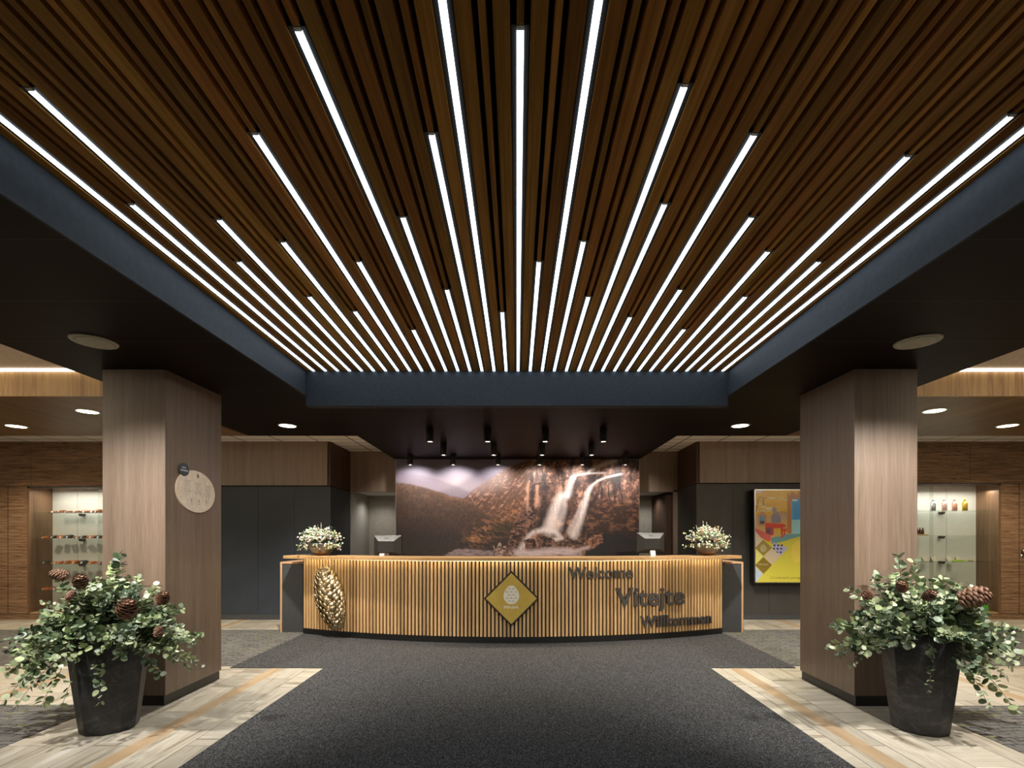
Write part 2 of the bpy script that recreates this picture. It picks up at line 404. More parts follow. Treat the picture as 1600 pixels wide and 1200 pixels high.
# white tile ceiling behind the soffit
def tiles_mat():
    t = NT('ceiling_tiles'); br = t.new('ShaderNodeTexBrick'); t.link(t.coord(kind='World', loc=(.28, .0, 0)), br.inputs['Vector']); br.offset = 0
    br.inputs['Scale'].default_value = 1; br.inputs['Brick Width'].default_value = .6; br.inputs['Row Height'].default_value = .3
    br.inputs['Mortar Size'].default_value = .011
    br.inputs['Color1'].default_value = br.inputs['Color2'].default_value = (.85, .82, .76, 1); br.inputs['Mortar'].default_value = (.03, .028, .025, 1)
    return t.out(br.outputs['Color'], .8)
M['tiles'] = tiles_mat()
ct = MB(); ct.box(-9.6, -2.19, 6.615, 10.3, 2.947, 3.1); ct.box(2.19, 9.6, 6.615, 10.3, 2.947, 3.1); ct.box(-2.19, 2.19, 9.0, 10.3, 2.947, 3.1)
struct('ceiling_tiled', ct, M['tiles'])
# blocks beside the counter
XL, XR = -3.09, 2.97; YR = 8.95
for s, xi, xo, nm, mt, zl in ((-1, XL, -5.4, 'left', 'charcoal', 2.215), (1, XR, 5.4, 'right', 'charcoal_right', 2.258)):
    x0, x1 = sorted((xi, xo))
    struct('wall_charcoal_'+nm, MB().box(x0, x1, 8.0, 10.2, 0, zl-.012), M[mt])
    struct('baseboard_'+nm, MB().box(x0, x1, 7.985, 8.0, 0, .085), M['grey_box'])
    struct('wall_panel_'+nm, MB().box(min(xi-s*-.0, xo), max(xi, xo), 8.0, 10.2, zl, 2.947), M['dark_brown_side'])
    a, b_ = (xo, xi-.045) if s < 0 else (xi+.045, xo)
    struct('wall_veneer_'+nm, MB().box(a, b_, 7.975, 7.999, zl+.006, 2.945), M['panel_brown'])
    # thin seams on the charcoal wall
    sm = MB()
    for q in range(1, 4):
        xx = xi+s*q*.6; sm.box(xx-.002, xx+.002, 7.998, 8.0, .1, zl-.02)
    struct('trim_seam_'+nm, sm, M['black'])
    # rear wall beside the mural, above the opening
    struct('wall_rear_'+nm, MB().box(s*2.17, xi, YR, YR+.1, 2.20, 2.947), M['panel_brown'])
struct('wall_recess', MB().box(-3.3, 3.3, 10.05, 10.2, 0, 2.4), M['recess'])
struct('wall_recess_left', MB().box(-3.089, -3.075, YR+.0, 10.05, 0, 2.23), M['recess'])
struct('ceiling_recess', MB().box(-3.09, 2.97, YR+.1, 10.05, 2.215, 2.3), M['white'])
dr = MB(); dr.box(2.89, 2.969, YR, 9.07, 0, 2.23); dr.box(2.80, 2.89, 9.07, 10.05, 0, 2.16)
struct('door_1', dr, M['dark_brown_side'])
struct('trim_4', MB().box(2.885, 2.969, YR-.012, YR, 0, 2.2), M['panel_brown'])
struct('wall_mural', MB().box(-2.17, 2.18, 8.64, 9.0, 0, ZS), M['recess'])

# zebrano walls with showcases
def zebra_wall(s, nm, xf, ztop):
    """xf: outer side of the showcase (far from the centre), showcase runs inwards to 5.75"""
    z0 = .10; xn = 5.75
    b = MB()
    b.box(s*5.4, s*9.6, 8.0, 8.5, ztop, 2.947)            # band above
    b.box(s*5.4, s*xn, 8.0, 8.5, 0, ztop)                 # inner pier
    b.box(s*xf, s*9.6, 8.0, 8.5, z0, ztop-.006)           # outer doors
    b.box(s*xn, s*9.6, 8.005, 8.5, 0, z0-.004)            # plinth
    b.box(s*xn, s*xf, 8.41, 8.5, z0, ztop)                # behind the case
    struct('wall_'+nm+'_zebrano', b, M['zebra'])
    g = MB()
    for xx in (8.43 if s < 0 else 8.31,): g.box(s*xx-.003, s*xx+.003, 7.998, 8.0, z0, ztop)
    xx = 8.05 if s < 0 else 7.5
    g.box(s*xx-.0015, s*xx+.0015, 7.9985, 8.0, ztop, 2.945)
    g.box(s*xn, s*9.6, 7.999, 8.0, ztop-.008, ztop-.002); g.box(s*xf, s*9.6, 7.999, 8.0, z0-.004, z0+.002)
    struct('trim_joint_'+nm, g, M['black'])
zebra_wall(-1, 'left', 8.10, 2.21); zebra_wall(1, 'right', 8.00, 2.262)

def showcase(s, xf, ztop, shelves, label, seams):
    t = thing('display_cabinet', label, 'display cabinet', (0, 0, 0))
    xn = 5.75; z0 = .10; D0, D1 = 8.0, 8.40
    p = MB(); p.box(s*(xf-.035), s*(xf-.001), D0-.012, D1, z0, ztop-.008); p.build('side_panel', M['side_zebra'], t)
    p = MB(); p.box(s*(xn+.001), s*(xn+.035), D0-.012, D1, z0, ztop-.008); p.build('side_panel', M['side_zebra'], t)
    MB().box(s*xn, s*xf, D0, D1, z0, z0+.02).build('base_panel', M['light_wood'], t)
    MB().box(s*xn, s*xf, D0-.012, D0+.03, ztop-.035, ztop-.009).build('top_rail', M['steel'], t)
    bx = [xn+.035]+seams+[xf-.035]
    for a, b in zip(bx[:-1], bx[1:]):
        MB().box(s*(a+.003), s*(b-.003), D1-.015, D1, z0+.02, ztop-.01).build('back_panel', M['cream'], t)
    for z in shelves:
        sh = MB().box(s*(xn+.04), s*(xf-.04), D0+.05, D1-.03, z-.008, z).build('glass_shelf', M['glass_green'], t)
        for a in seams:
            if a < xf-.2:
                q = MB(); q.prism([(-.03, 0), (.03, 0), (.018, -.035), (0, -.045), (-.018, -.035)], lambda u, v, d: (s*(a-.12)+u, d, z-.008+v), D1-.10, D1-.015); q.build('shelf_bracket', M['metal_dark'], sh)
    mid = (xn+xf)/2
    MB().box(s*(xn+.036), s*(mid+.03), D0+.012, D0+.018, z0+.02, ztop-.035).build('glass_door', M['glass'], t)
    MB().box(s*(mid-.03), s*(xf-.036), D0+.020, D0+.026, z0+.02, ztop-.035).build('glass_door', M['glass'], t)
    return t
M['side_zebra'] = grain('zebrano_case_side', (.10, .05, .028), (.20, .11, .06), (.28, .16, .09), 'Z', 30, 1, .45, kind='World', dist=.6)
LS = [1.775, 1.345, .915, .475]; RS = [1.81, 1.392, .955, .527]
showcase(-1, 8.10, 2.21, LS, 'glass fronted display cabinet of snack packs in the striped wood wall', [6.55, 7.15, 7.63])
showcase(1, 8.00, 2.262, RS, 'glass fronted display cabinet with metal bottles on its top shelf', [6.4, 6.95, 7.45])
# warm strip lighting inside each cabinet
for s in (-1, 1):
    area((s*6.95, 8.12, 2.15), (s*6.95, 8.20, 0), 7, 2.0, .12, (1, .95, .82))

# ------------------------------------------------------------------ carpets
def ccen(x): return 13.69-math.sqrt(max(0, 7.47**2-(x+.06)**2))
cp = MB()
n = 24; x0, x1 = -3.02, 2.94
pts = [(-2.03, YB+.3), (2.03, YB+.3), (2.03, 5.08), (2.93, 5.08)]+[(x, ccen(x)+.01) for x in np.linspace(x1, x0, n)]+[(-3.02, 5.08), (-2.03, 5.08)]
cp.prism(pts, lambda u, v, d: (u, v, d), 0, .006)
tag(fixn(cp.build('entrance_carpet', M['carpet'])), 'plain charcoal loop carpet running up to the reception desk', 'carpet')
def flat(name, x0, x1, y0, y1, label, pts=None):
    o = MB().box(x0, x1, y0, y1, 0, .004).build(name, M['tile_carpet']); return tag(o, label, 'carpet')
flat('patterned_carpet', -9.4, -3.025, 5.156, 7.13, 'grey lime-flecked carpet behind the pillar that carries the round plaque')
flat('patterned_carpet', 2.945, 9.4, 5.156, 7.13, 'grey lime-flecked carpet behind the pillar nearest the yellow poster')
flat('patterned_carpet', -9.4, -3.39, YB+.3, 3.975, 'grey lime-flecked carpet in the left foreground corner, beside the planter')
flat('patterned_carpet', 3.24, 9.4, YB+.3, 3.955, 'grey lime-flecked carpet in the right foreground corner, beside the planter')

# ------------------------------------------------------------------ slatted ceiling and LED strips
random.seed(4)
sc_ = tag(empty('slatted_ceiling'), 'oak slatted ceiling panel of parallel wooden battens above the entrance carpet', 'slatted ceiling')
PT = .117; XC0 = .010
ends = {-15:137,-17:None,-16:318,-13:342,-14:408,-11:377,-12:463,-10:486,-9:207,-8:408,-7:515,-6:42,-5:338,-4:452,-3:207,-2:None,-1:487,0:40,
        1:408,2:None,3:376,4:463,5:131,6:317,7:495,8:208,9:452,10:338,11:514,12:392,13:463,14:242,15:408,16:178,17:None}
YN = -1.5
def slat_obj(xc, wd, y0, y1):
    o = MB().box(-wd/2, wd/2, y0, y1, 0, .10).build('slat', M['slat'], sc_); o.location = (xc, 0, ZT); return o
for i in range(-18, 18):
    slat_obj(XC0+(i+.5)*PT, .053, YN-.4, YE-.001)
names = {}
def near_y(i):
    e = ends[i]; return YN if e is None else F*(ZT-H)/(CY-e)
order = sorted(ends)
LEDS = []
for i in order:
    xc = XC0+i*PT; y0 = near_y(i)
    if abs(i) <= 16 or True:
        if y0 > YN+.05: slat_obj(xc, .023, YN-.4, y0-.004)
    n_ = abs(i); side = 'left' if i < 0 else 'right'
    L = YE-y0
    kind = 'very long' if L > 3.6 else 'long' if L > 2.2 else 'medium' if L > 1.2 else 'short'
    words = ['', 'first', 'second', 'third', 'fourth', 'fifth', 'sixth', 'seventh', 'eighth', 'ninth', 'tenth', 'eleventh', 'twelfth', 'thirteenth', 'fourteenth', 'fifteenth', 'sixteenth', 'seventeenth']
    lab = 'long white light strip in the exact centre of the slatted ceiling' if i == 0 else \
        '%s white light strip in the slatted ceiling, %s %s of the central strip' % (kind, words[n_], side)
    if n_ == 17: lab = 'outermost white light strip on the %s edge of the slatted ceiling' % side
    t = thing('light_strip', lab, 'light strip', (xc, 0, ZT), 0, 'white light strips between the ceiling slats')
    b = MB().box(-.0115, .0115, y0+.014, YE-.004, -.0015, .008).build('diffuser', M['led'], t)
    ch = MB(); ch.box(-.0285, .0285, y0, YE-.002, .009, .05); ch.box(-.0285, -.0120, y0, YE-.002, .003, .009); ch.box(.0120, .0285, y0, YE-.002, .003, .009); ch.build('channel', M['black'], t)
    MB().box(-.0115, .0115, y0, y0+.0135, -.001, .008).build('end_cap', M['led_cap'], t)

# ------------------------------------------------------------------ ceiling fittings
def speaker(x, y, label):
    t = thing('ceiling_speaker', label, 'ceiling speaker', (x, y, ZS), 0)
    MB().lathe([(.105, -.006), (.118, -.010), (.135, -.008), (.138, 0)], 40).build('rim', M['speaker'], t)
    MB().lathe([(.001, -.0125), (.09, -.0125), (.112, -.010), (.112, -.002)], 40).build('grille', M['speaker'], t)
speaker(-2.963, 3.384, 'round cream ceiling speaker in the dark soffit above the plaque pillar')
speaker(2.806, 3.384, 'round cream ceiling speaker in the dark soffit above the right-hand pillar')
def downlight(x, y, label, mat='downlight', r=.095):
    t = thing('downlight', label, 'downlight', (x, y, ZS), 0, 'recessed round downlights')
    MB().lathe([(r, -.001), (r+.004, -.006), (r+.018, -.005), (r+.02, 0)], 32, cap=False).build('rim', M['steel'], t)
    MB().lathe([(.001, -.003), (r, -.003), (r, 0)], 32, cap=False).build('lens', M[mat], t)
downlight(-2.85, 6.0, 'bright sparkling round downlight in the dark soffit above the left end of the desk', 'downlight_white')
downlight(2.77, 6.0, 'bright greenish round downlight in the dark soffit above the right end of the desk')
downlight(-4.72, 5.31, 'round downlight in the brown wing ceiling, nearest the plaque pillar')
downlight(-6.25, 6.03, 'round downlight in the brown wing ceiling at the left picture edge')
downlight(4.56, 5.28, 'round downlight in the brown wing ceiling, nearest the right-hand pillar')
downlight(6.09, 6.0, 'round downlight in the brown wing ceiling at the right picture edge')

proto = None
rows = [(6.13, [-1.104, -.373, .357, 1.096], 'front'), (7.17, [-1.09, -.347, .37, 1.106], 'middle'), (8.16, [-1.805, -1.08, -.324, .378, 1.10, 1.826], 'rear')]
ordn = ['leftmost', 'second from the left', 'third from the left', 'fourth from the left', 'second from the right', 'rightmost']
for y, xs, rn in rows:
    for k, x in enumerate(xs):
        w_ = {4: ['leftmost', 'second from the left', 'second from the right', 'rightmost'], 6: ['leftmost', 'second from the left', 'third from the left', 'third from the right', 'second from the right', 'rightmost']}[len(xs)][k]
        lab = 'black cylinder spotlight above the desk, %s of the %s row of %s' % (w_, rn, {4: 'four', 6: 'six'}[len(xs)])
        if proto is None:
            t = proto = thing('cylinder_spotlight', lab, 'spotlight', (x, y, ZS))
            MB().lathe([(.030, -.176), (.044, -.178), (.048, -.172), (.048, -.004), (.046, 0)], 28, cap=False).build('housing', M['spot_black'], t)
            MB().lathe([(.001, -.170), (.034, -.170), (.034, -.165)], 24, cap=False).build('lens', M['lens'], t)
        else:
            t = copy_tree(proto); t.location = (x, y, ZS); t['label'] = lab
        t['group'] = 'black cylinder spotlights over the desk'
        if rn == 'rear': spot((x, y, ZS-.185), (x, y+.46, 2.10), 15, 118, .6, (1, .92, .86), .03)
        elif rn == 'front': spot((x, y, ZS-.185), (x, y-.30, 1.0), 30, 85, .7, (1, .9, .7), .03)
        else: spot((x, y, ZS-.185), (x, y, 0), 8, 80, .7, (1, .9, .7), .03)

# ------------------------------------------------------------------ pillars
def pillar(s, x0, x1, y0, y1, label):
    t = thing('pillar', label, 'pillar', ((x0+x1)/2, (y0+y1)/2, 0))
    ax, ay = (x1-x0)/2, (y1-y0)/2
    MB().box(-ax, ax, -ay, ay, .084, ZS).build('cladding', M['pillar'], t, .002)
    MB().box(-ax+.012, ax-.012, -ay+.004, ay-.01, 0, .084).build('plinth', M['plinth'], t)
    # fine joint line of the service hatch on the front
    s_ = MB(); zz = .98
    s_.box(-ax+.02, ax-.02, -ay-.0006, -ay+.002, zz, zz+.004); s_.build('panel_joint', M['black'], t)
pillar(-1, -3.398, -2.884, 3.96, 4.71, 'square taupe wood veneer pillar with the round plaque on its side')
pillar(1, 2.758, 3.272, 3.95, 4.71, 'square taupe wood veneer pillar hiding part of the yellow poster')

# ------------------------------------------------------------------ reception desk
CC = (-.06, 13.69); R0 = 7.49
def pol(R, a, z): return (CC[0]+R*math.sin(a), CC[1]-R*math.cos(a), z)
desk = thing('reception_desk', 'long curved reception desk with vertical oak slats and oak worktop', 'reception desk', (CC[0], CC[1]-R0, 0))
DO = Vector((CC[0], CC[1]-R0, 0))
def arc_slab(Ro, Ri, a0, a1, z0, z1, n=60):
    m = MB(); vs = []
    for i in range(n+1):
        a = a0+(a1-a0)*i/n
        for R, z in ((Ro, z0), (Ri, z0), (Ri, z1), (Ro, z1)): vs.append(Vector(pol(R, a, z))-DO)
    fs = []
    for i in range(n):
        for k in range(4): fs.append((i*4+k, i*4+(k+1) % 4, (i+1)*4+(k+1) % 4, (i+1)*4+k))
    fs += [(3, 2, 1, 0), (n*4, n*4+1, n*4+2, n*4+3)]
    m.add(vs, fs); return m
A = math.asin(2.985/R0)
fixn(arc_slab(R0-.035, R0-.09, -A, A, 0.02, 1.072).build('front_panel', M['black'], desk))
fixn(arc_slab(R0-.03, R0-.12, -A, A, 0, .088).build('plinth', M['plinth'], desk))
fixn(arc_slab(R0+.165, R0-.28, -A-.022, A+.020, 1.073, 1.115).build('worktop', M['worktop'], desk, .003))
fixn(arc_slab(R0+.05, R0+.035, -A+.01, A-.01, 1.066, 1.0725).build('lighting_strip', M['under_led'], desk))
NS = 121
slat_mesh = None
def slat_prof(): return [(-.015, .030), (-.015, .006), (-.010, 0), (.010, 0), (.015, .006), (.015, .030)]
ends_mb = MB()
for k in range(NS):
    a = -A+.004+(2*A-.008)*(k+.5)/NS
    far = k < 10 or k >= NS-11
    if not far:
        if slat_mesh is None:
            m = MB(); m.prism(slat_prof(), lambda u, v, d: (u, v, d), .092, 1.070); o = fixn(m.build('slat', M['counter_slat'], desk)); slat_mesh = o.data
        else:
            o = bpy.data.objects.new('slat', slat_mesh); C.objects.link(o); o.parent = desk
        p = Vector(pol(R0, a, 0))-DO; o.location = p; o.rotation_euler = (0, 0, a)
    else:
        ca, sa = math.cos(a), math.sin(a); p = Vector(pol(R0, a, 0))-DO
        ends_mb.prism(slat_prof(), lambda u, v, d: (p.x+u*ca-v*sa, p.y+u*sa+v*ca, d), .092, 1.070)
o = fixn(ends_mb.build('slats_at_the_ends', M['counter_slat'], desk)); o['kind'] = 'stuff'
# inner desk behind the worktop
b = MB(); b.box(-2.5, 2.5, .72, 1.45, .72, .75); b.box(-2.5, -2.46, .74, 1.44, 0, .72); b.box(2.46, 2.5, .74, 1.44, 0, .72)
b.build('inner_desktop', M['worktop'], desk)

def side_cab(s, x0, x1, y, label):
    t = thing('side_cabinet', label, 'cabinet', ((x0+x1)/2, y, 0))
    ax = (x1-x0)/2
    MB().box(-ax+.0, ax, .006, .9, 0.0, .988).build('body', M['grey_box'], t)
    e = MB(); q0, q1 = (-ax-.004, -ax+.022) if s < 0 else (ax-.022, ax+.004)
    e.box(q0, q1, 0, .905, 0, .99); e.box(-ax-.004, ax+.004, 0, .905, .99, 1.014); e.build('oak_edge', M['edge_oak'], t)
side_cab(-1, -3.395, -3.075, 6.93, 'low anthracite cabinet with pale oak edge at the left end of the desk')
side_cab(1, 2.945, 3.24, 6.93, 'low anthracite cabinet with pale oak edge at the right end of the desk')

# diamond logo
def text_mesh(body, size=1.0, off=0.0, res=3, extr=0.0):
    cu = bpy.data.curves.new('t', 'FONT'); cu.body = body; cu.size = size; cu.offset = off; cu.resolution_u = res; cu.extrude = extr
    ob = bpy.data.objects.new('t', cu); C.objects.link(ob)
    dg = bpy.context.evaluated_depsgraph_get(); dg.update(); me = bpy.data.meshes.new_from_object(ob.evaluated_get(dg))
    vs = [tuple(v.co) for v in me.vertices]; fs = [tuple(p.vertices) for p in me.polygons]
    bpy.data.objects.remove(ob); bpy.data.curves.remove(cu); bpy.data.meshes.remove(me); return vs, fs
def bounds(vs):
    xs = [v[0] for v in vs]; ys = [v[1] for v in vs]; return min(xs), max(xs), min(ys), max(ys)
def cone_logo(mb, fn, w_, h_, mi_w, mi_g, d=.0):
    """white pine-cone emblem of facing triangles; fn(u, v, depth)"""
    rows_ = 6; hh = h_/rows_
    def half(t): return .5*w_*max(0, math.sin(PI*(min(1, max(0, .04+.93*t)))**1.18))**.55
    out = [(half(t/24), h_/2-t/24*h_) for t in range(25)]
    poly = [p for p in out]+[(-a, b) for a, b in out[::-1]]
    mb.add([fn(u, v, d) for u, v in poly], [tuple(range(len(poly)))], mi_w)
    for r in range(1, rows_):
        t = r/rows_; v = h_/2-t*h_; k = .62+.38*math.sin(PI*min(1, t*1.05)); wd = w_/3.3*k
        for c in range(-3, 4):
            cx = (c+(.5 if r % 2 else 0))*wd; hw = wd*.42
            if abs(cx)+hw*.7 > half(t): continue
            mb.add([fn(cx-hw, v-hh*.30, d-.0008), fn(cx, v+hh*.28, d-.0008), fn(cx+hw, v-hh*.30, d-.0008), fn(cx, v-hh*.10, d-.0008)], [(0, 1, 2, 3)], mi_g)
def put_text(mb, body, cx, cy, width, cap, fn, d, mi=0, off=0.0):
    vs, fs = text_mesh(body, 1, off); a, b, c_, e = bounds(vs)
    base = 0; top = max(v[1] for v in text_mesh('I', 1, off)[0])
    mb.add([fn(cx+(v[0]-(a+b)/2)/(b-a)*width, cy+v[1]/top*cap, d) for v in vs], fs, mi)
t = thing('diamond_sign', 'gold diamond sign with white pine cone emblem on the desk front', 'sign', (-.073, 6.150, .592))
hs_ = .351
fr = MB(); dia = lambda r: [(0, r), (r, 0), (0, -r), (-r, 0)]
fr.prism(dia(hs_), lambda u, v, d: (u, d, v), 0.0, .045); fixn(fr.build('frame', M['black'], t, .002))
pl = MB(); pl.prism(dia(hs_-.026), lambda u, v, d: (u, d, v), -.003, .002); fixn(pl.build('face_plate', M['gold'], t))
em = MB(); cone_logo(em, lambda u, v, d: (u, -.0042+d, v+.047), .200, .236, 0, 1); em.build('emblem', [M['cone_white'], M['gold']], t)
tx = MB(); put_text(tx, 'PINIA', 0, -.128, .190, .034, lambda u, v, d: (u, d, v), -.0042, 0, .012); tx.build('lettering', M['cone_white'], t)

# words on the desk front, each letter bent onto the curve of the slats
def word(body, x0, x1, zb, cap, label):
    a0 = math.asin((x0-CC[0])/R0); a1 = math.asin((x1-CC[0])/R0)
    full, _ = text_mesh(body, 1, .016); A0, A1, _, _ = bounds(full); top = max(v[1] for v in text_mesh(body[0], 1, .016)[0])
    am = (a0+a1)/2; base = Vector(pol(R0+.022, am, zb))
    t = thing('lettering', label, 'lettering', tuple(base))
    pen_ref = bounds(text_mesh('|', 1, .016)[0])
    for i, ch in enumerate(body):
        vs, fs = text_mesh(ch, 1, .016); l0, l1, _, _ = bounds(vs)
        pre = bounds(text_mesh(body[:i+1], 1, .016)[0]); 
        shift = pre[1]-l1 if l1 > 0 else 0
        mb = MB()
        def P(x, y, R):
            a = a0+(x+shift-A0)/(A1-A0)*(a1-a0); return Vector(pol(R, a, zb+y/top*cap))-base
        nv = len(vs); Rf, Rb = R0+.034, R0+.010
        vv = [P(v[0], v[1], Rf) for v in vs]+[P(v[0], v[1], Rb) for v in vs]
        from collections import Counter
        ec = Counter(); 
        for f in fs:
            for q in range(len(f)): ec[(f[q], f[(q+1) % len(f)])] += 1
        ff = [tuple(f) for f in fs]+[tuple(i_+nv for i_ in f[::-1]) for f in fs]
        for (p_, q_) in ec:
            if (q_, p_) not in ec: ff.append((q_, p_, p_+nv, q_+nv))
        mb.add(vv, ff); mb.build('letter', M['metal_dark'], t)
        if i % 2 == 0 or True:
            # stand-off pins
            cx_ = (l0+l1)/2
            p0 = P(cx_, top*.3, R0+.012); p1 = P(cx_, top*.3, R0-.002)
    return t
word('Welcome', .655, 1.516, .840, .148, 'small dark metal word Welcome mounted on the desk slats, uppermost of the greetings')
word('V\u00edtejte', 1.281, 2.262, .470, .238, 'large dark metal word V\u00edtejte mounted in the middle of the greetings')
word('Willkommen', 1.622, 2.682, .182, .150, 'small dark metal word Willkommen mounted lowest on the desk slats')

# ------------------------------------------------------------------ pine cone geometry
def cone_geo(mb, base, axis, L, Rm, n, size, flat_=1.0, side=None, open_=.35, prof=None, thick=.12, half_only=None, smooth=True, mi=0, seed=0, core=.86, wide=.56):
    rnd = random.Random(seed); axis = Vector(axis).normalized(); base = Vector(base)
    u = (Vector(side) if side is not None else (axis.cross(Vector((0, 0, 1))) if abs(axis.z) < .9 else axis.cross(Vector((1, 0, 0))))).normalized()
    u = (u-axis*u.dot(axis)).normalized(); v = axis.cross(u)
    prof = prof or (lambda t: max(0, math.sin(PI*(t**.72)))**.75)
    # core body
    K = 14; N = 20; vs = []
    for i in range(K+1):
        tt = i/K; r = Rm*core*prof(min(.995, max(.005, tt)))
        for k in range(N):
            a = 2*PI*k/N; vs.append(base+axis*L*tt+u*math.cos(a)*r+v*math.sin(a)*r*flat_)
    mb.add(vs, [(i*N+k, i*N+(k+1) % N, (i+1)*N+(k+1) % N, (i+1)*N+k) for i in range(K) for k in range(N)], mi, True)
    ga = PI*(3-math.sqrt(5))
    for i in range(n):
        tt = .015+.95*(i/n)**.92; a = i*ga+rnd.uniform(-.2, .2)
        rad = u*math.cos(a)+v*math.sin(a)*flat_
        if half_only is not None and rad.normalized().dot(half_only) < -.25: continue
        r = Rm*prof(tt); s_ = size*(.45+.6*prof(tt))*(.9+.2*rnd.random())
        P = base+axis*L*tt+rad*r*core
        nr = rad.normalized(); tg = axis.cross(nr).normalized()
        up = (axis*(1-open_)+nr*open_).normalized(); nn = tg.cross(up); nn = -nn if nn.dot(nr) < 0 else nn
        w2 = s_*wide
        ring = [(-.62, -.1, 0), (-1, .45, .05), (-.78, .85, .02), (0, 1.05, 0), (.78, .85, .02), (1, .45, .05), (.62, -.1, 0)]
        top_ = [P+tg*w2*x+up*s_*y+nn*s_*(.10+z_) for x, y, z_ in ring]
        ctr = P+up*s_*.55+nn*s_*(.22)
        lip = [q-nn*s_*thick-(q-P)*.06 for q in top_]
        vv = top_+[ctr]+lip; m_ = 7
        fs = [(k, (k+1) % m_, m_) for k in range(m_)]+[(k, k+m_+1, (k+1) % m_+m_+1, (k+1) % m_) for k in range(m_)]
        mb.add(vv, fs, mi, smooth)
# brass relief on the desk
bx, by = -2.545, 6.60
t0 = Vector((-2.44, 6.60, .125)); t1 = Vector((-2.66, 6.63, .955)); ax = (t1-t0); Lc = ax.length
mb = MB(); outn = Vector((math.sin(-.34), -math.cos(-.34), 0))
cone_geo(mb, t0, ax, Lc, .215, 250, .078, .50, side=Vector((0, 0, 1)).cross(outn), open_=.20, half_only=None, seed=3, core=.93,
         prof=lambda t: max(0, math.sin(PI*min(1, (t*.90+.085))**.98))**.62, thick=.10, wide=.72)
nv_ = []
for p in mb.v:
    dx_, dy_ = p[0]-CC[0], p[1]-CC[1]; rr_ = math.hypot(dx_, dy_)
    if rr_ < R0+.003: dx_ *= (R0+.003)/rr_; dy_ *= (R0+.003)/rr_
    nv_.append((CC[0]+dx_, CC[1]+dy_, p[2]))
mb.v = nv_
o = mb.build('pine_cone_sculpture', M['brass']); tag(o, 'large brass pine cone relief mounted on the left of the desk slats', 'sculpture')

# ------------------------------------------------------------------ planters
def leaf(mb, P, d, nrm, r, col, fold=.25):
    d = d.normalized(); s_ = d.cross(nrm)
    if s_.length < 1e-4: s_ = d.cross(Vector((1, .3, .2)))
    s_.normalize(); n_ = s_.cross(d)
    half = [(0, 0), (.55, .18), (.92, .62), (.97, 1.05), (.75, 1.5), (.35, 1.82), (0, 1.95)]
    for sg in (-1, 1):
        vs = [P+d*(y*r)+s_*(sg*x*r)+n_*(fold*x*x*r-.08*r*y*y*.4) for x, y in half]
        mid = P+d*(1.0*r)+n_*(-.03*r)+s_*(sg*.0)
        mb.add(vs, [tuple(range(7)) if sg > 0 else tuple(range(7))[::-1]], 0, True, col)
GREENS = [(.30, .36, .20), (.42, .48, .30), (.20, .27, .13), (.10, .15, .07), (.36, .44, .22), (.52, .58, .40), (.06, .10, .05), (.26, .33, .23), (.13, .19, .12)]
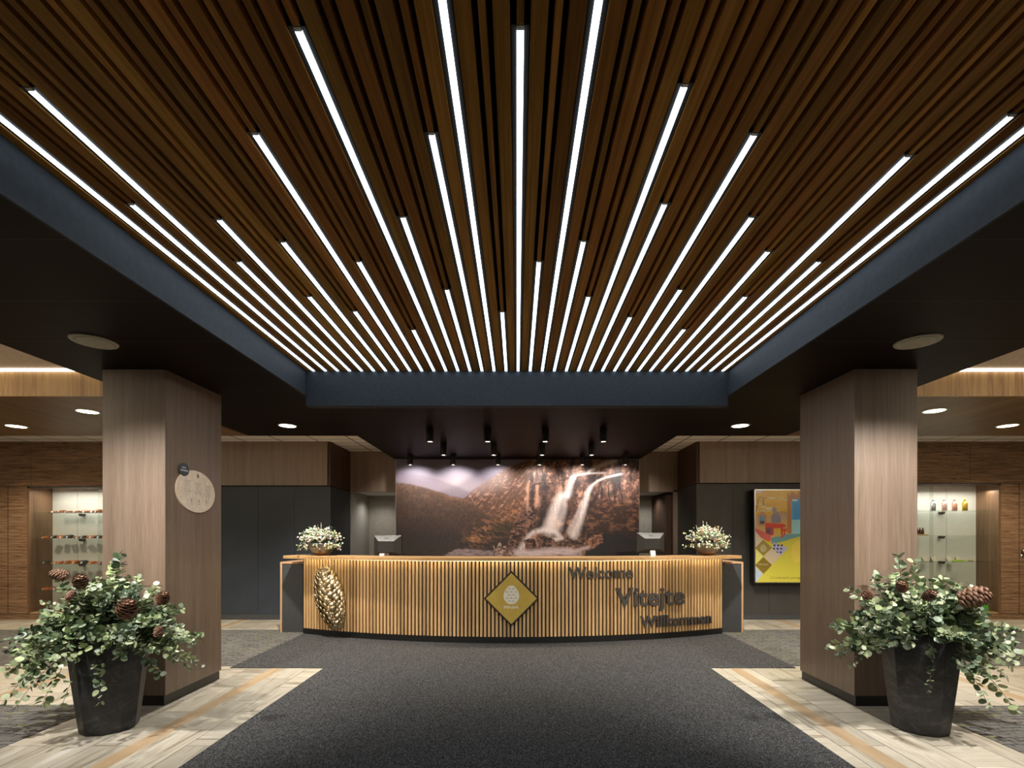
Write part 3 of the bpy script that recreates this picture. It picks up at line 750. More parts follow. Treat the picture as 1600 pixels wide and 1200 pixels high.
def foliage(parent, rim_z, rim_r, spread, top, seed, nst=165, lr=.033, special=(), low=.28, name='leaves'):
    rnd = random.Random(seed); lm = MB(); sm = MB()
    def stem(az, el, L, droop, r0):
        col0 = rnd.choice(GREENS)
        st = Vector((math.cos(az)*rim_r*.5*rnd.random(), math.sin(az)*rim_r*.5*rnd.random(), rim_z-.06))
        d = Vector((math.cos(az)*math.cos(el), math.sin(az)*math.cos(el), math.sin(el)))
        wig = rnd.uniform(-.12, .12); pts = []
        K = 9
        for k in range(K+1):
            t_ = k/K; p = st+Vector((d.x, d.y*.72, d.z))*L*t_+Vector((0, 0, -droop*t_*t_*L))+Vector((-d.y, d.x, 0))*wig*math.sin(t_*2.4)*L
            rr_ = math.hypot(p.x, p.y)
            if p.z < rim_z+.02 and rr_ < rim_r*1.12 and rr_ > 1e-3: p.z = rim_z+.02 if rr_ > rim_r*.85 else p.z
            p.y = min(p.y, .40)
            pts.append(p)
        sm.tube(pts, .0032, 5, 0, .0012)
        nl = int(L/.030); 
        for q in range(nl):
            t_ = .22+.78*(q+rnd.random()*.5)/nl
            if t_ > 1: continue
            k = min(K-1, int(t_*K)); p = pts[k].lerp(pts[k+1], t_*K-k); dd = (pts[k+1]-pts[k]).normalized()
            ph = rnd.random()*2*PI
            for sgn in (0, PI):
                sdir = dd.cross(Vector((0, 0, 1)));  sdir = sdir.normalized() if sdir.length > .1 else Vector((1, 0, 0))
                up_ = sdir.cross(dd).normalized()
                o_ = sdir*math.cos(ph+sgn)+up_*math.sin(ph+sgn)
                ld = (o_*1.0+dd*rnd.uniform(.2, .9)+Vector((0, 0, rnd.uniform(-.25, .25)))).normalized()
                nr = (Vector((rnd.uniform(-.7, .7), rnd.uniform(-.9, .4), rnd.uniform(.3, 1)))).normalized()
                rr = lr*r0*(1-.45*t_)*rnd.uniform(.7, 1.2)
                c = rnd.choice(GREENS) if rnd.random() < .45 else col0; g = rnd.uniform(.8, 1.25)
                pp = p+ld*.006
                # keep leaves out of the pot
                tip = pp+ld*rr*2
                if tip.y > .43 or pp.y > .43: continue
                if tip.z < rim_z+.0 and math.hypot(tip.x, tip.y) < rim_r*1.15: continue
                if pp.z < rim_z and math.hypot(pp.x, pp.y) < rim_r*1.1: continue
                lm.add([], [])
                leaf(lm, pp, ld, nr, rr, (c[0]*g, c[1]*g, c[2]*g), rnd.uniform(-.1, .35))
    for i in range(nst):
        az = 2*PI*i/nst*5.02+rnd.uniform(-.2, .2)
        el = math.radians(rnd.choice([8, 18, 30, 42, 55, 68, 80])+rnd.uniform(-6, 6))
        Lh = spread*rnd.uniform(.62, 1.0)
        Lt = top*rnd.uniform(.7, 1.0)
        L = (1/((math.cos(el)/Lh)**3+(math.sin(el)/Lt)**3))**(1/3)
        stem(az, el, L*1.06, rnd.uniform(.05, .55)*(1 if el < 1 else .2), rnd.choice([.75, 1, 1.15, 1.0]))
    for az, el, L, dr_, r0 in special: stem(math.radians(az), math.radians(el), L, dr_, r0)
    a = lm.build(name, M['leaf'], parent); b_ = sm.build('stems', M['stem'], parent); return a, b_
def planter(x, y, label, special, cones, seed, hz=.71, rot=0.1):
    t = thing('planter', label, 'planter', (x, y, 0))
    # slightly swelling, ten-sided tapering pot with open top
    outer = [(.165, 0), (.172, .012), (.205, .30), (.232, .55), (.243, .69), (.243, hz)]
    inner = [(.222, hz), (.215, hz-.08)]
    mb = MB(); mb.lathe(outer+inner, 10, smooth=False, rot=rot); mb.build('pot', M['pot'], t, .003)
    foliage(t, hz, .225, .56, .45, seed, special=special)
    for i, (px, pz, dx, dz, L) in enumerate(cones):
        m = MB(); dy = -.45; axv = Vector((dx, dy, dz)).normalized()
        yy = -.33*math.sqrt(max(.02, 1-(px/.62)**2)); kk = (y+yy)/y; px = (x+px)*kk-x; pz = H-(H-pz)*kk
        cone_geo(m, Vector((px, yy, pz))-axv*L*.2, axv, L, L*.28, 60, L*.27, 1.0, open_=.85, seed=i, thick=.18, core=.42, prof=lambda t_: max(0, math.sin(PI*(.12+.86*t_)))**.7)
        m.build('pine_cone', M['cone'], t)
    return t
planter(-2.962, 3.515, 'tall faceted black planter of eucalyptus and pine cones in front of the plaque pillar',
        [(88, 80, .64, .0, 1.25), (110, 76, .60, .02, 1.1), (182, 4, .72, .25, .9), (178, 12, .70, .35, .8), (200, -2, .62, .75, 1.1), (215, -4, .52, .8, 1.1), (-10, 8, .66, .35, .9), (-8, 20, .62, .3, .9), (5, 2, .62, .4, .8),
         (250, 0, .42, .9, 1.3), (265, 0, .40, .95, 1.2), (300, 0, .42, .9, 1.0), (170, 50, .6, .0, .9)],
        [(-.33, 1.10, -.9, .35, .10), (-.21, 1.04, .3, .5, .11), (.12, .83, .45, .75, .15), (.38, .92, .5, .8, .10), (-.27, .98, -.4, -.8, .07), (.36, .72, .1, -.9, .08)], 11)
planter(2.915, 3.50, 'tall faceted black planter of eucalyptus and pine cones in front of the right-hand pillar',
        [(92, 78, .62, .0, 1.25), (70, 72, .60, .02, 1.1), (150, 62, .55, .05, 1.2), (182, 10, .66, .25, .9), (178, 25, .62, .3, .8), (170, 45, .6, .1, 1.1), (-4, 14, .70, .15, 1.3), (-14, 8, .68, .4, .9), (5, 2, .66, .5, .8),
         (285, 0, .42, .9, 1.0), (320, -3, .52, .8, 1.2), (240, 0, .38, .8, .7)],
        [(-.13, 1.01, -.3, .5, .09), (.05, .95, 0, .3, .09), (.33, .93, .95, .45, .18), (-.37, .96, -.6, .2, .08)], 23, rot=.25)

# ------------------------------------------------------------------ bowls of dried flowers on the worktop
def bowl(x, y, label, seed, cols, spikes, nst=110):
    t = thing('flower_bowl', label, 'flower bowl', (x, y, 1.115))
    b = MB(); n_ = 32
    prof = [(.055, 0), (.085, .010), (.125, .045), (.160, .095), (.178, .150), (.182, .175), (.176, .176), (.170, .150), (.145, .09)]
    b.lathe(prof, n_); b.build('bowl', M['bowl'], t)
    rnd = random.Random(seed); m = MB(); sm = MB(); lf = MB()
    for i in range(nst):
        az = rnd.random()*2*PI; el = math.radians(rnd.uniform(-4, 88)); L = 1/math.sqrt((math.cos(el)/.31)**2+(math.sin(el)/.25)**2)*rnd.uniform(.6, 1.03)
        p0 = Vector((math.cos(az)*.06, math.sin(az)*.05, .15)); d = Vector((math.cos(az)*math.cos(el), math.sin(az)*math.cos(el)*.75, math.sin(el)))
        p1 = p0+d*L+Vector((0, 0, -.05 if el < .3 else 0))
        if p1.z < .17: p1.z = .175+rnd.random()*.02 if math.hypot(p1.x, p1.y) < .2 else p1.z
        sm.tube([p0, p0.lerp(p1, .5)+Vector((0, 0, .02)), p1], .0018, 4)
        c = rnd.choice(cols)
        for q in range(9):
            pp = p0.lerp(p1, rnd.uniform(.55, 1))+Vector((rnd.uniform(-1, 1), rnd.uniform(-1, 1), rnd.uniform(-.6, 1)))*.030
            if math.hypot(pp.x, pp.y) < .19 and pp.z < .185: continue
            if rnd.random() < .5:
                r_ = rnd.uniform(.009, .019)
                oc = [(r_,0,0),(-r_,0,0),(0,r_,0),(0,-r_,0),(0,0,r_),(0,0,-r_)]
                m.add([pp+Vector(v) for v in oc], [(0,2,4),(2,1,4),(1,3,4),(3,0,4),(2,0,5),(1,2,5),(3,1,5),(0,3,5)], 0, True, tuple(k*rnd.uniform(.8, 1.2) for k in c))
            else:
                g = rnd.choice(GREENS); leaf(lf, pp, Vector((rnd.uniform(-1, 1), rnd.uniform(-1, .3), rnd.uniform(-.5, 1))), Vector((rnd.uniform(-.6, .6), -.6, .7)), rnd.uniform(.008, .017), tuple(k*rnd.uniform(.9, 1.5) for k in g))
    for (sx_, h_, c) in spikes:
        for q in range(26):
            tt = q/25; r_ = .010*(1-tt*.7); pp = Vector((sx_*(.6+.4*tt), -.03, .24+h_*tt))+Vector((rnd.uniform(-1, 1), rnd.uniform(-1, 1), 0))*.008*(1-tt)
            oc = [(r_,0,0),(-r_,0,0),(0,r_,0),(0,-r_,0),(0,0,r_*1.6),(0,0,-r_)]
            m.add([pp+Vector(v) for v in oc], [(0,2,4),(2,1,4),(1,3,4),(3,0,4),(2,0,5),(1,2,5),(3,1,5),(0,3,5)], 0, True, c)
    m.build('blossoms', M['flower'], t); lf.build('leaves', M['leaf'], t); sm.build('stems', M['stem'], t)
W_ = (.82, .79, .72)
bowl(-2.745, 6.80, 'pewter and copper bowl of white dried blossoms on the left end of the worktop', 5, [W_, (.8, .77, .7), (.6, .6, .42), (.7, .64, .52)], [(-.05, .19, (.35, .13, .06)), (.0, .22, W_), (.12, .14, (.3, .33, .28))])
bowl(2.675, 6.80, 'silver bowl of pale dried flowers and feathery spikes on the right end of the worktop', 9, [(.72, .70, .6), (.65, .64, .55), (.6, .62, .38), (.72, .42, .28)], [(-.07, .24, W_), (-.02, .23, W_), (-.17, .18, W_), (.11, .17, (.7, .32, .12)), (.07, .15, (.7, .32, .12)), (.20, .16, W_)])

# ------------------------------------------------------------------ monitors and small things on the desk
def monitor(x, y, ztop, rz, label):
    t = thing('computer_monitor', label, 'computer monitor', (x, y, .75), rz)
    W2 = .222; z1 = ztop-.75; z0 = z1-.30
    MB().box(-W2, W2, .055, .085, z0, z1).build('screen_frame', M['monitor'], t, .004)
    MB().box(-W2+.018, W2-.018, .0851, .087, z0+.018, z1-.018).build('screen', M['screen'], t)
    # bevelled rear shell
    i = .10
    outer = [(-W2+.005, z1-.004), (W2-.005, z1-.004), (W2-.005, z0+.012), (-W2+.005, z0+.012)]
    inn = [(-W2+i, z1-.085), (W2-i, z1-.085), (W2-i, z0+.055), (-W2+i, z0+.055)]
    vs = [(u, .055, v) for u, v in outer]+[(u, 0, v) for u, v in inn]
    m = MB(); m.add(vs, [(1, 2, 6, 5), (2, 3, 7, 6), (3, 0, 4, 7), (4, 5, 6, 7)], 0); m.add([vs[0], vs[1], vs[5], vs[4]], [(0, 1, 2, 3)], 1)
    hb = m.build('rear_shell', [M['monitor_mid'], M['monitor_grey']], t)
    fixn(hb)
    tt = MB(); nx = Vector((0, -.081, .055)).normalized()
    # maker's name on the sloping top face
    put_text(tt, 'DELL', 0, .0, .075, .020, lambda u, v, d: (u, .055*(1-(.028+(.02-v))/.081)-.0016, z1-.004-(.028+(.02-v))-.0008), 0, 0, .02)
    tt.build('lettering', M['monitor'], t)
    MB().box(-.035, .035, .015, .05, .015, z0+.09).build('stand', M['steel'], t, .003)
    MB().lathe([(.115, 0), (.115, .008), (.10, .014)], 28, c=(0, .05, 0)).build('foot', M['monitor'], t)
monitor(-1.915, 7.05, 1.395, math.radians(-13), 'black flat monitor seen from behind, at the left end of the desk')
monitor(1.975, 7.05, 1.435, math.radians(13), 'black flat monitor seen from behind, at the right end of the desk')
def card(x, y, z, h, label):
    t = thing('card_holder', label, 'card holder', (x, y, z))
    MB().box(-.034, .034, -.02, .03, 0, .006).build('base', M['steel'], t)
    m = MB(); m.prism([(-.02, .006), (.0, h), (.006, h), (-.012, .006)], lambda u, v, d: (d, u+.01, v), -.032, .032); fixn(m.build('card', M['white'], t))
card(-1.865, 6.66, 1.115, .03, 'small white card holder on the worktop by the left monitor')
card(1.83, 6.50, 1.115, .075, 'white card holder standing on the worktop by the right monitor')

# ------------------------------------------------------------------ painted prints (numpy)
def vnoise(x, y, seed):
    xi = np.floor(x).astype(int); yi = np.floor(y).astype(int); fx = x-xi; fy = y-yi; fx = fx*fx*(3-2*fx); fy = fy*fy*(3-2*fy)
    def h(a, b):
        n_ = (a*374761393+b*668265263+seed*1442695041) & 0x7fffffff; n_ = (n_ ^ (n_ >> 13))*1274126177 & 0x7fffffff; return ((n_ ^ (n_ >> 16)) & 0xffff)/65535.
    return (h(xi, yi)*(1-fx)+h(xi+1, yi)*fx)*(1-fy)+(h(xi, yi+1)*(1-fx)+h(xi+1, yi+1)*fx)*fy
def fbm(x, y, seed, o=5, g=.5):
    s_ = 0; a = 1; t_ = 0
    for k in range(o): s_ = s_+a*vnoise(x*2**k, y*2**k, seed+k); t_ += a; a *= g
    return s_/t_
def lin(c): c = np.array(c)/255.; return np.where(c <= .04045, c/12.92, ((c+.055)/1.055)**2.4)
def inpoly(U, V, P):
    r = np.zeros(U.shape, bool); n_ = len(P)
    for i in range(n_):
        x1, y1 = P[i]; x2, y2 = P[(i+1) % n_]
        c = ((y1 > V) != (y2 > V)) & (U < (x2-x1)*(V-y1)/((y2-y1) if y2 != y1 else 1e-9)+x1); r ^= c
    return r
def pldist(U, V, P):
    d = np.full(U.shape, 1e9); tt = np.zeros(U.shape)
    for i in range(len(P)-1):
        ax_, ay_ = P[i]; bx_, by_ = P[i+1]; dx, dy = bx_-ax_, by_-ay_
        t_ = np.clip(((U-ax_)*dx+(V-ay_)*dy)/(dx*dx+dy*dy), 0, 1); q = np.hypot(U-ax_-t_*dx, V-ay_-t_*dy)
        m = q < d; d = np.where(m, q, d); tt = np.where(m, (i+t_)/(len(P)-1), tt)
    return d, tt
def grid_obj(name, img, fn, mat, parent=None):
    h, w2 = img.shape[:2]
    us = np.linspace(0, 1, w2+1); vs = np.linspace(0, 1, h+1)
    verts = [fn(u, v) for v in vs for u in us]
    fs = [(j*(w2+1)+i, (j+1)*(w2+1)+i, (j+1)*(w2+1)+i+1, j*(w2+1)+i+1) for j in range(h) for i in range(w2)]
    me = bpy.data.meshes.new(name); me.from_pydata(verts, [], fs); me.materials.append(mat)
    ca = me.color_attributes.new('Col', 'FLOAT_COLOR', 'CORNER')
    arr = np.ones((h*w2, 4, 4), np.float32); arr[:, :, :3] = img.reshape(-1, 1, 3); ca.data.foreach_set('color', arr.ravel())
    o = bpy.data.objects.new(name, me); C.objects.link(o)
    if parent: o.parent = parent
    return o
def paint_mural(w2=640, h=288):
    # picture coordinates: X 75..1523 wide, Y 68 (top) .. 640 (level of the worktop), continuing down to 740
    X = np.linspace(75, 1523, w2)[None, :]*np.ones((h, 1)); Y = np.linspace(68, 760, h)[:, None]*np.ones((1, w2))
    wob = fbm(X/60, Y/60, 3)-.5; wob2 = fbm(X/18, Y/18, 8)-.5
    def interp(P): xs, ys = zip(*P); return np.interp(X, xs, ys)
    img = np.zeros((h, w2, 3)); 
    g = np.clip((Y-68)/230, 0, 1)[..., None]
    img[:] = lin([112, 108, 132])*(1-g)+lin([165, 150, 165])*g
    glow = np.exp(-(((X-480)/200)**2+((Y-250)/70)**2))[..., None]; img = img*(1-glow*.6)+lin([215, 195, 190])*glow*.6  # pale haze of the print, with the spotlights' wash painted in
    def layer(mask, col, a=1.0):
        nonlocal img
        m = (mask*a)[..., None] if mask.ndim == 2 else mask*a
        img = img*(1-m)+col*m
    def sm(v, w_=4): return 1/(1+np.exp(-np.clip(v/w_, -30, 30)))
    # far ridges
    layer(sm(Y-interp([(75, 138), (250, 162), (400, 212), (520, 262), (620, 300)])-wob*8), lin([118, 100, 118]), .55)
    layer(sm(Y-interp([(75, 420), (300, 270), (430, 225), (520, 170), (590, 120), (660, 92), (760, 88), (900, 110), (1523, 120)])-wob*10, 8), lin([98, 90, 112]), .5)
    # right slope
    r_top = interp([(75, 700), (380, 520), (455, 310), (520, 262), (600, 205), (680, 150), (760, 108), (830, 78), (880, 62), (1523, 40)])
    tx_ = fbm(X/26+Y/50, Y/11-X/40, 21, 5, .6); st = fbm((X+Y*.9)/9, (Y-X*.9)/60, 22, 4, .6)
    base = lin([92, 62, 48])*np.ones_like(img); hl = np.clip((st-.48)*5, 0, 1)[..., None]*np.clip((tx_-.35)*2.5, 0, 1)[..., None]
    base = base*(1-hl)+lin([182, 136, 108])*hl
    haze = np.clip(1-(np.hypot((X-520)/260, (Y-190)/110)), 0, 1)[..., None]; base = base*(1-haze*.75)+lin([178, 152, 150])*haze*.75
    dk = np.clip((Y-430)/190, 0, 1)[..., None]; base = base*(1-dk*.65)+lin([44, 36, 36])*dk*.65
    layer(sm(Y-r_top-wob*16, 3), base)
    # left hill, forested valley
    l_top = interp([(75, 203), (160, 214), (250, 236), (340, 262), (420, 290), (500, 303), (560, 330), (620, 380), (900, 420)])
    tr = fbm(X/3.2, Y/16, 31, 3, .6); pa = fbm(X/60+Y/40, Y/20-X/90, 33, 5, .65)
    fo = lin([84, 62, 50])*np.ones_like(img); o_ = np.clip((pa-.46)*3, 0, 1)[..., None]*np.clip((480-Y)/150, 0, 1)[..., None]; fo = fo*(1-o_*.5)+lin([132, 94, 66])*o_*.5
    fo = fo*(.35+1.3*tr[..., None])
    dk = np.clip((Y-330)/230+(.25-X/2400), 0, 1)[..., None]; fo = fo*(1-dk*.72)+lin([42, 38, 46])*dk*.72
    ed = np.exp(-np.abs(Y-l_top-10)/9)[..., None]*np.clip((X-180)/200, 0, 1)[..., None]; fo = fo+ed*lin([120, 78, 50])*.5
    lm = sm(Y-l_top-wob2*6, 2)*sm(interp([(75, 2000), (430, 1500), (520, 330), (700, 318), (760, 300)])+0*Y-Y+(X < 545)*600, 6)
    diag = sm((Y-330)-(X-545)*-.55-wob*50, 12)
    layer(sm(Y-l_top-wob2*6, 2)*np.where(X < 545, 1, sm(Y-np.interp(X, [545, 700, 800, 860], [340, 420, 470, 520])-wob*40, 10)), fo)
    # stream glint in the valley
    d, _ = pldist(X, Y, [(490, 228), (500, 250), (535, 318), (548, 335)]); layer(np.exp(-(d/2.0)**2), lin([195, 170, 160]), .35)
    sp = np.clip((fbm(X/30+Y/60, Y/12-X/26, 36, 5, .65)-.47)*6, 0, 1)*np.exp(-((Y-(560-(X-480)*.52))/75)**2)*np.clip((X-430)/150, 0, 1)*np.clip((880-X)/60, 0, 1); layer(sp*(.4+.8*tr), lin([196, 128, 78]), .8)
    # golden birch, green conifer
    layer(np.clip(np.exp(-(((X-535)/48)**2+((Y-538)/26)**2))*2.4*(fbm(X/7, Y/7, 92, 3, .7))-.5, 0, 1), lin([190, 130, 70]))
    layer(np.clip(np.exp(-(((X-690)/75)**2+((Y-475)/55)**2))*2.0*(tr+.25)-.5, 0, 1), lin([44, 50, 34]), .85)
    # cliffs
    cl = interp([(75, 2000), (700, 1200), (742, 560), (800, 420), (835, 330), (850, 230), (880, 150), (930, 90), (960, 60), (1523, 40)])
    vc = fbm(X/22+wob*1.5, Y/90, 41, 4, .55); cr = fbm(X/30, Y/30, 43, 5, .65); fine = fbm(X/6, Y/6, 44, 3, .6)
    rk = lin([104, 72, 62])*np.ones_like(img)
    a_ = np.clip((cr-.45)*5, 0, 1)[..., None]; rk = rk*(1-a_)+lin([184, 134, 108])*a_
    b_ = np.clip((.47-vc)*9, 0, 1)[..., None]; rk = rk*(1-b_*.85)+lin([40, 28, 28])*b_*.85
    rk = rk*(.62+.7*fine[..., None])*(.45+1.1*fbm(X/60+wob, Y/110, 48, 2)[..., None])
    blk = np.abs(fbm(X/46+wob*.8, Y/70, 47, 3)-.5); rk = rk*np.clip(.25+blk*22, 0, 1)[..., None]
    layer(sm(Y-cl-wob*30, 3), rk)
    top = np.clip((105-Y)/40, 0, 1)*np.clip((X-900)/60, 0, 1); layer(top, lin([44, 32, 36]), .7)
    # dark clefts
    for P, wd in (([(905, 215), (940, 205), (1010, 210)], 4), ([(890, 225), (885, 340), (900, 380)], 22), ([(960, 240), (955, 330), (945, 400), (930, 470)], 34), ([(1250, 150), (1240, 190)], 34),
                  ([(1370, 175), (1380, 250), (1350, 280)], 22), ([(1290, 220), (1265, 300), (1240, 340)], 14), ([(1180, 480), (1230, 470)], 26), ([(1370, 400), (1500, 360)], 14), ([(1420, 480), (1523, 470)], 16)):
        d, _ = pldist(X, Y, P); layer(np.clip(1.3-(d+wob2*20)/wd, 0, 1), lin([42, 30, 32]), .85)
    for P in ([(862, 215), (858, 340)], [(918, 225), (908, 345)]):
        d, _ = pldist(X, Y, P); layer(np.clip(1.4-d/9, 0, 1), lin([196, 140, 108])*(.7+.5*fine[..., None]), .8)
    # right foreground: mossy slope, dark boulders
    ms = sm(Y-interp([(75, 2000), (1180, 900), (1230, 330), (1330, 300), (1523, 330)])-wob*40, 6)
    mo = lin([62, 40, 34])*np.ones_like(img); o_ = np.clip((fbm(X/40, Y/24, 51, 6, .7)-.5)*5, 0, 1)[..., None]; mo = mo*(1-o_)+lin([140, 90, 62])*o_
    dk = np.clip((Y-400)/140, 0, 1)[..., None]; mo = mo*(1-dk*.55)+lin([36, 31, 36])*dk*.55
    layer(ms, mo)
    layer(sm(Y-interp([(75, 2000), (1150, 900), (1210, 590), (1300, 520), (1400, 500), (1523, 560)])-wob*30, 3), lin([34, 32, 40]), .92)
    # wet dark rock framing and parting the falls
    for P, wd in (([(1150, 200), (1120, 300), (1090, 400), (1080, 490)], 26), ([(1020, 240), (985, 330), (955, 430), (930, 490)], 20), ([(1245, 250), (1225, 350), (1190, 450)], 18)):
        d, _ = pldist(X+wob2*14, Y, P); layer(np.clip(1.2-d/wd, 0, 1)*(.6+.5*fine), lin([50, 36, 36]), .85)
    # plunge basin and boulders
    def boulder(P, c, k):
        m = inpoly(X+wob2*22, Y+wob2*18, P); q = fbm(X/16, Y/10, k, 4, .6); sh = np.clip((q-.38)*3.2, 0, 1)[..., None]
        col = c[0]*(1-sh)+c[1]*sh; layer(m.astype(float), col)
    K0 = (lin([44, 34, 38]), lin([150, 104, 84]))
    boulder([(740, 640), (760, 500), (800, 430), (850, 380), (905, 390), (880, 460), (850, 520), (830, 600), (800, 640)], K0, 61)
    boulder([(1165, 590), (1240, 530), (1305, 500), (1305, 560), (1230, 610)], (lin([90, 56, 46]), lin([178, 120, 92])), 62)
    boulder([(1050, 520), (1140, 505), (1200, 530), (1170, 580), (1080, 575)], K0, 63)
    # falls
    def fall(P, w0, w1, a=.95, tint=(244, 226, 222), k=70):
        d, t_ = pldist(X+wob2*6, Y, P); wd = w0+(w1-w0)*t_
        s_ = fbm(X/3.5, Y/70, k, 3, .6); m = np.clip(1.25-d/wd-(.55*np.clip(s_-.35, 0, 1)), 0, 1)*(.35+1.0*s_)*np.clip(t_*12+.15, 0, 1)
        layer(np.clip(m, 0, 1), lin(tint), a)
    fall([(1400, 70), (1330, 90), (1270, 110), (1215, 145)], 26, 10, .6)
    fall([(1330, 145), (1230, 148), (1160, 158), (1120, 172)], 8, 8, .9)
    fall([(1135, 165), (1112, 220), (1098, 275)], 18, 26, .85)
    fall([(1110, 275), (1060, 290), (1035, 340), (1010, 420), (990, 480)], 28, 52, 1)
    fall([(1085, 300), (1075, 380), (1040, 480)], 14, 30, .5)
    fall([(1430, 150), (1330, 172), (1275, 195), (1245, 220)], 8, 9, .8)
    fall([(1245, 215), (1215, 270), (1195, 350), (1165, 440), (1135, 515)], 14, 34, .95)
    fall([(1190, 300), (1140, 420), (1105, 500)], 8, 20, .45)
    fall([(900, 500), (960, 485), (1020, 495), (1060, 535), (1000, 550)], 20, 16, .95)
    fall([(905, 490), (870, 520), (850, 555), (820, 600)], 14, 26, .9)
    boulder([(905, 525), (950, 515), (1020, 545), (1035, 600), (960, 600), (920, 565)], K0, 64)
    boulder([(835, 545), (900, 540), (915, 585), (850, 600)], K0, 65)
    # foam and shore rock
    layer(np.clip(1.5-np.abs(Y-622-8*np.sin(X/60))/22, 0, 1)*np.clip((X-740)/60, 0, 1)*np.clip((1200-X)/80, 0, 1)*(.5+.7*fbm(X/40, Y/6, 80, 4)), lin([226, 200, 204]))
    layer(np.clip(1.2-pldist(X, Y, [(1080, 630), (1150, 612), (1220, 590)])[0]/14, 0, 1), lin([220, 190, 190]), .7)
    q = fbm(X/20, Y/7, 81, 5, .6)[..., None]
    layer(sm(Y-interp([(75, 2000), (330, 900), (360, 640), (420, 606), (500, 600), (620, 610), (700, 625), (760, 612), (800, 660), (1523, 700)])-wob2*14, 2), lin([70, 58, 66])*(1-q)+lin([205, 175, 178])*q, .9)
    boulder([(655, 640), (650, 570), (668, 600), (700, 555), (706, 600), (730, 575), (770, 620), (770, 645)], (lin([90, 62, 60]), lin([200, 160, 148])), 66)
    layer(np.clip((Y-650)/60, 0, 1), lin([60, 50, 58]), .6)
    g_ = .80+.40*fbm(X/5, Y/5, 90, 3, .7)[..., None]; g_ = np.where((Y < 250)[..., None] & (X < 560)[..., None], 1, g_)
    img = img*g_*1.12; l_ = img.mean(axis=2, keepdims=True); return np.clip(l_+(img-l_)*.88, 0, 1)
mur = thing('waterfall_mural', 'wide mural photograph of a mountain valley and waterfall behind the desk', 'mural', (0, 8.62, 0))
mz1 = ZS-.012; mz0 = mz1-(1.715)*(692/572)
grid_obj('printed_picture', paint_mural(), lambda u, v: (-2.160+4.335*u, -.0, mz1-(mz1-mz0)*v), M['print'], mur)
MB().box(-2.165, 2.18, .003, .018, mz0, mz1+.006).build('backing_board', M['white'], mur)
e = MB(); e.box(-2.170, -2.160, -.004, .018, mz0, mz1+.006); e.box(2.175, 2.183, -.004, .018, mz0, mz1+.006); e.box(-2.17, 2.183, -.004, .018, mz1, mz1+.006); e.build('edge_profile', M['steel'], mur)

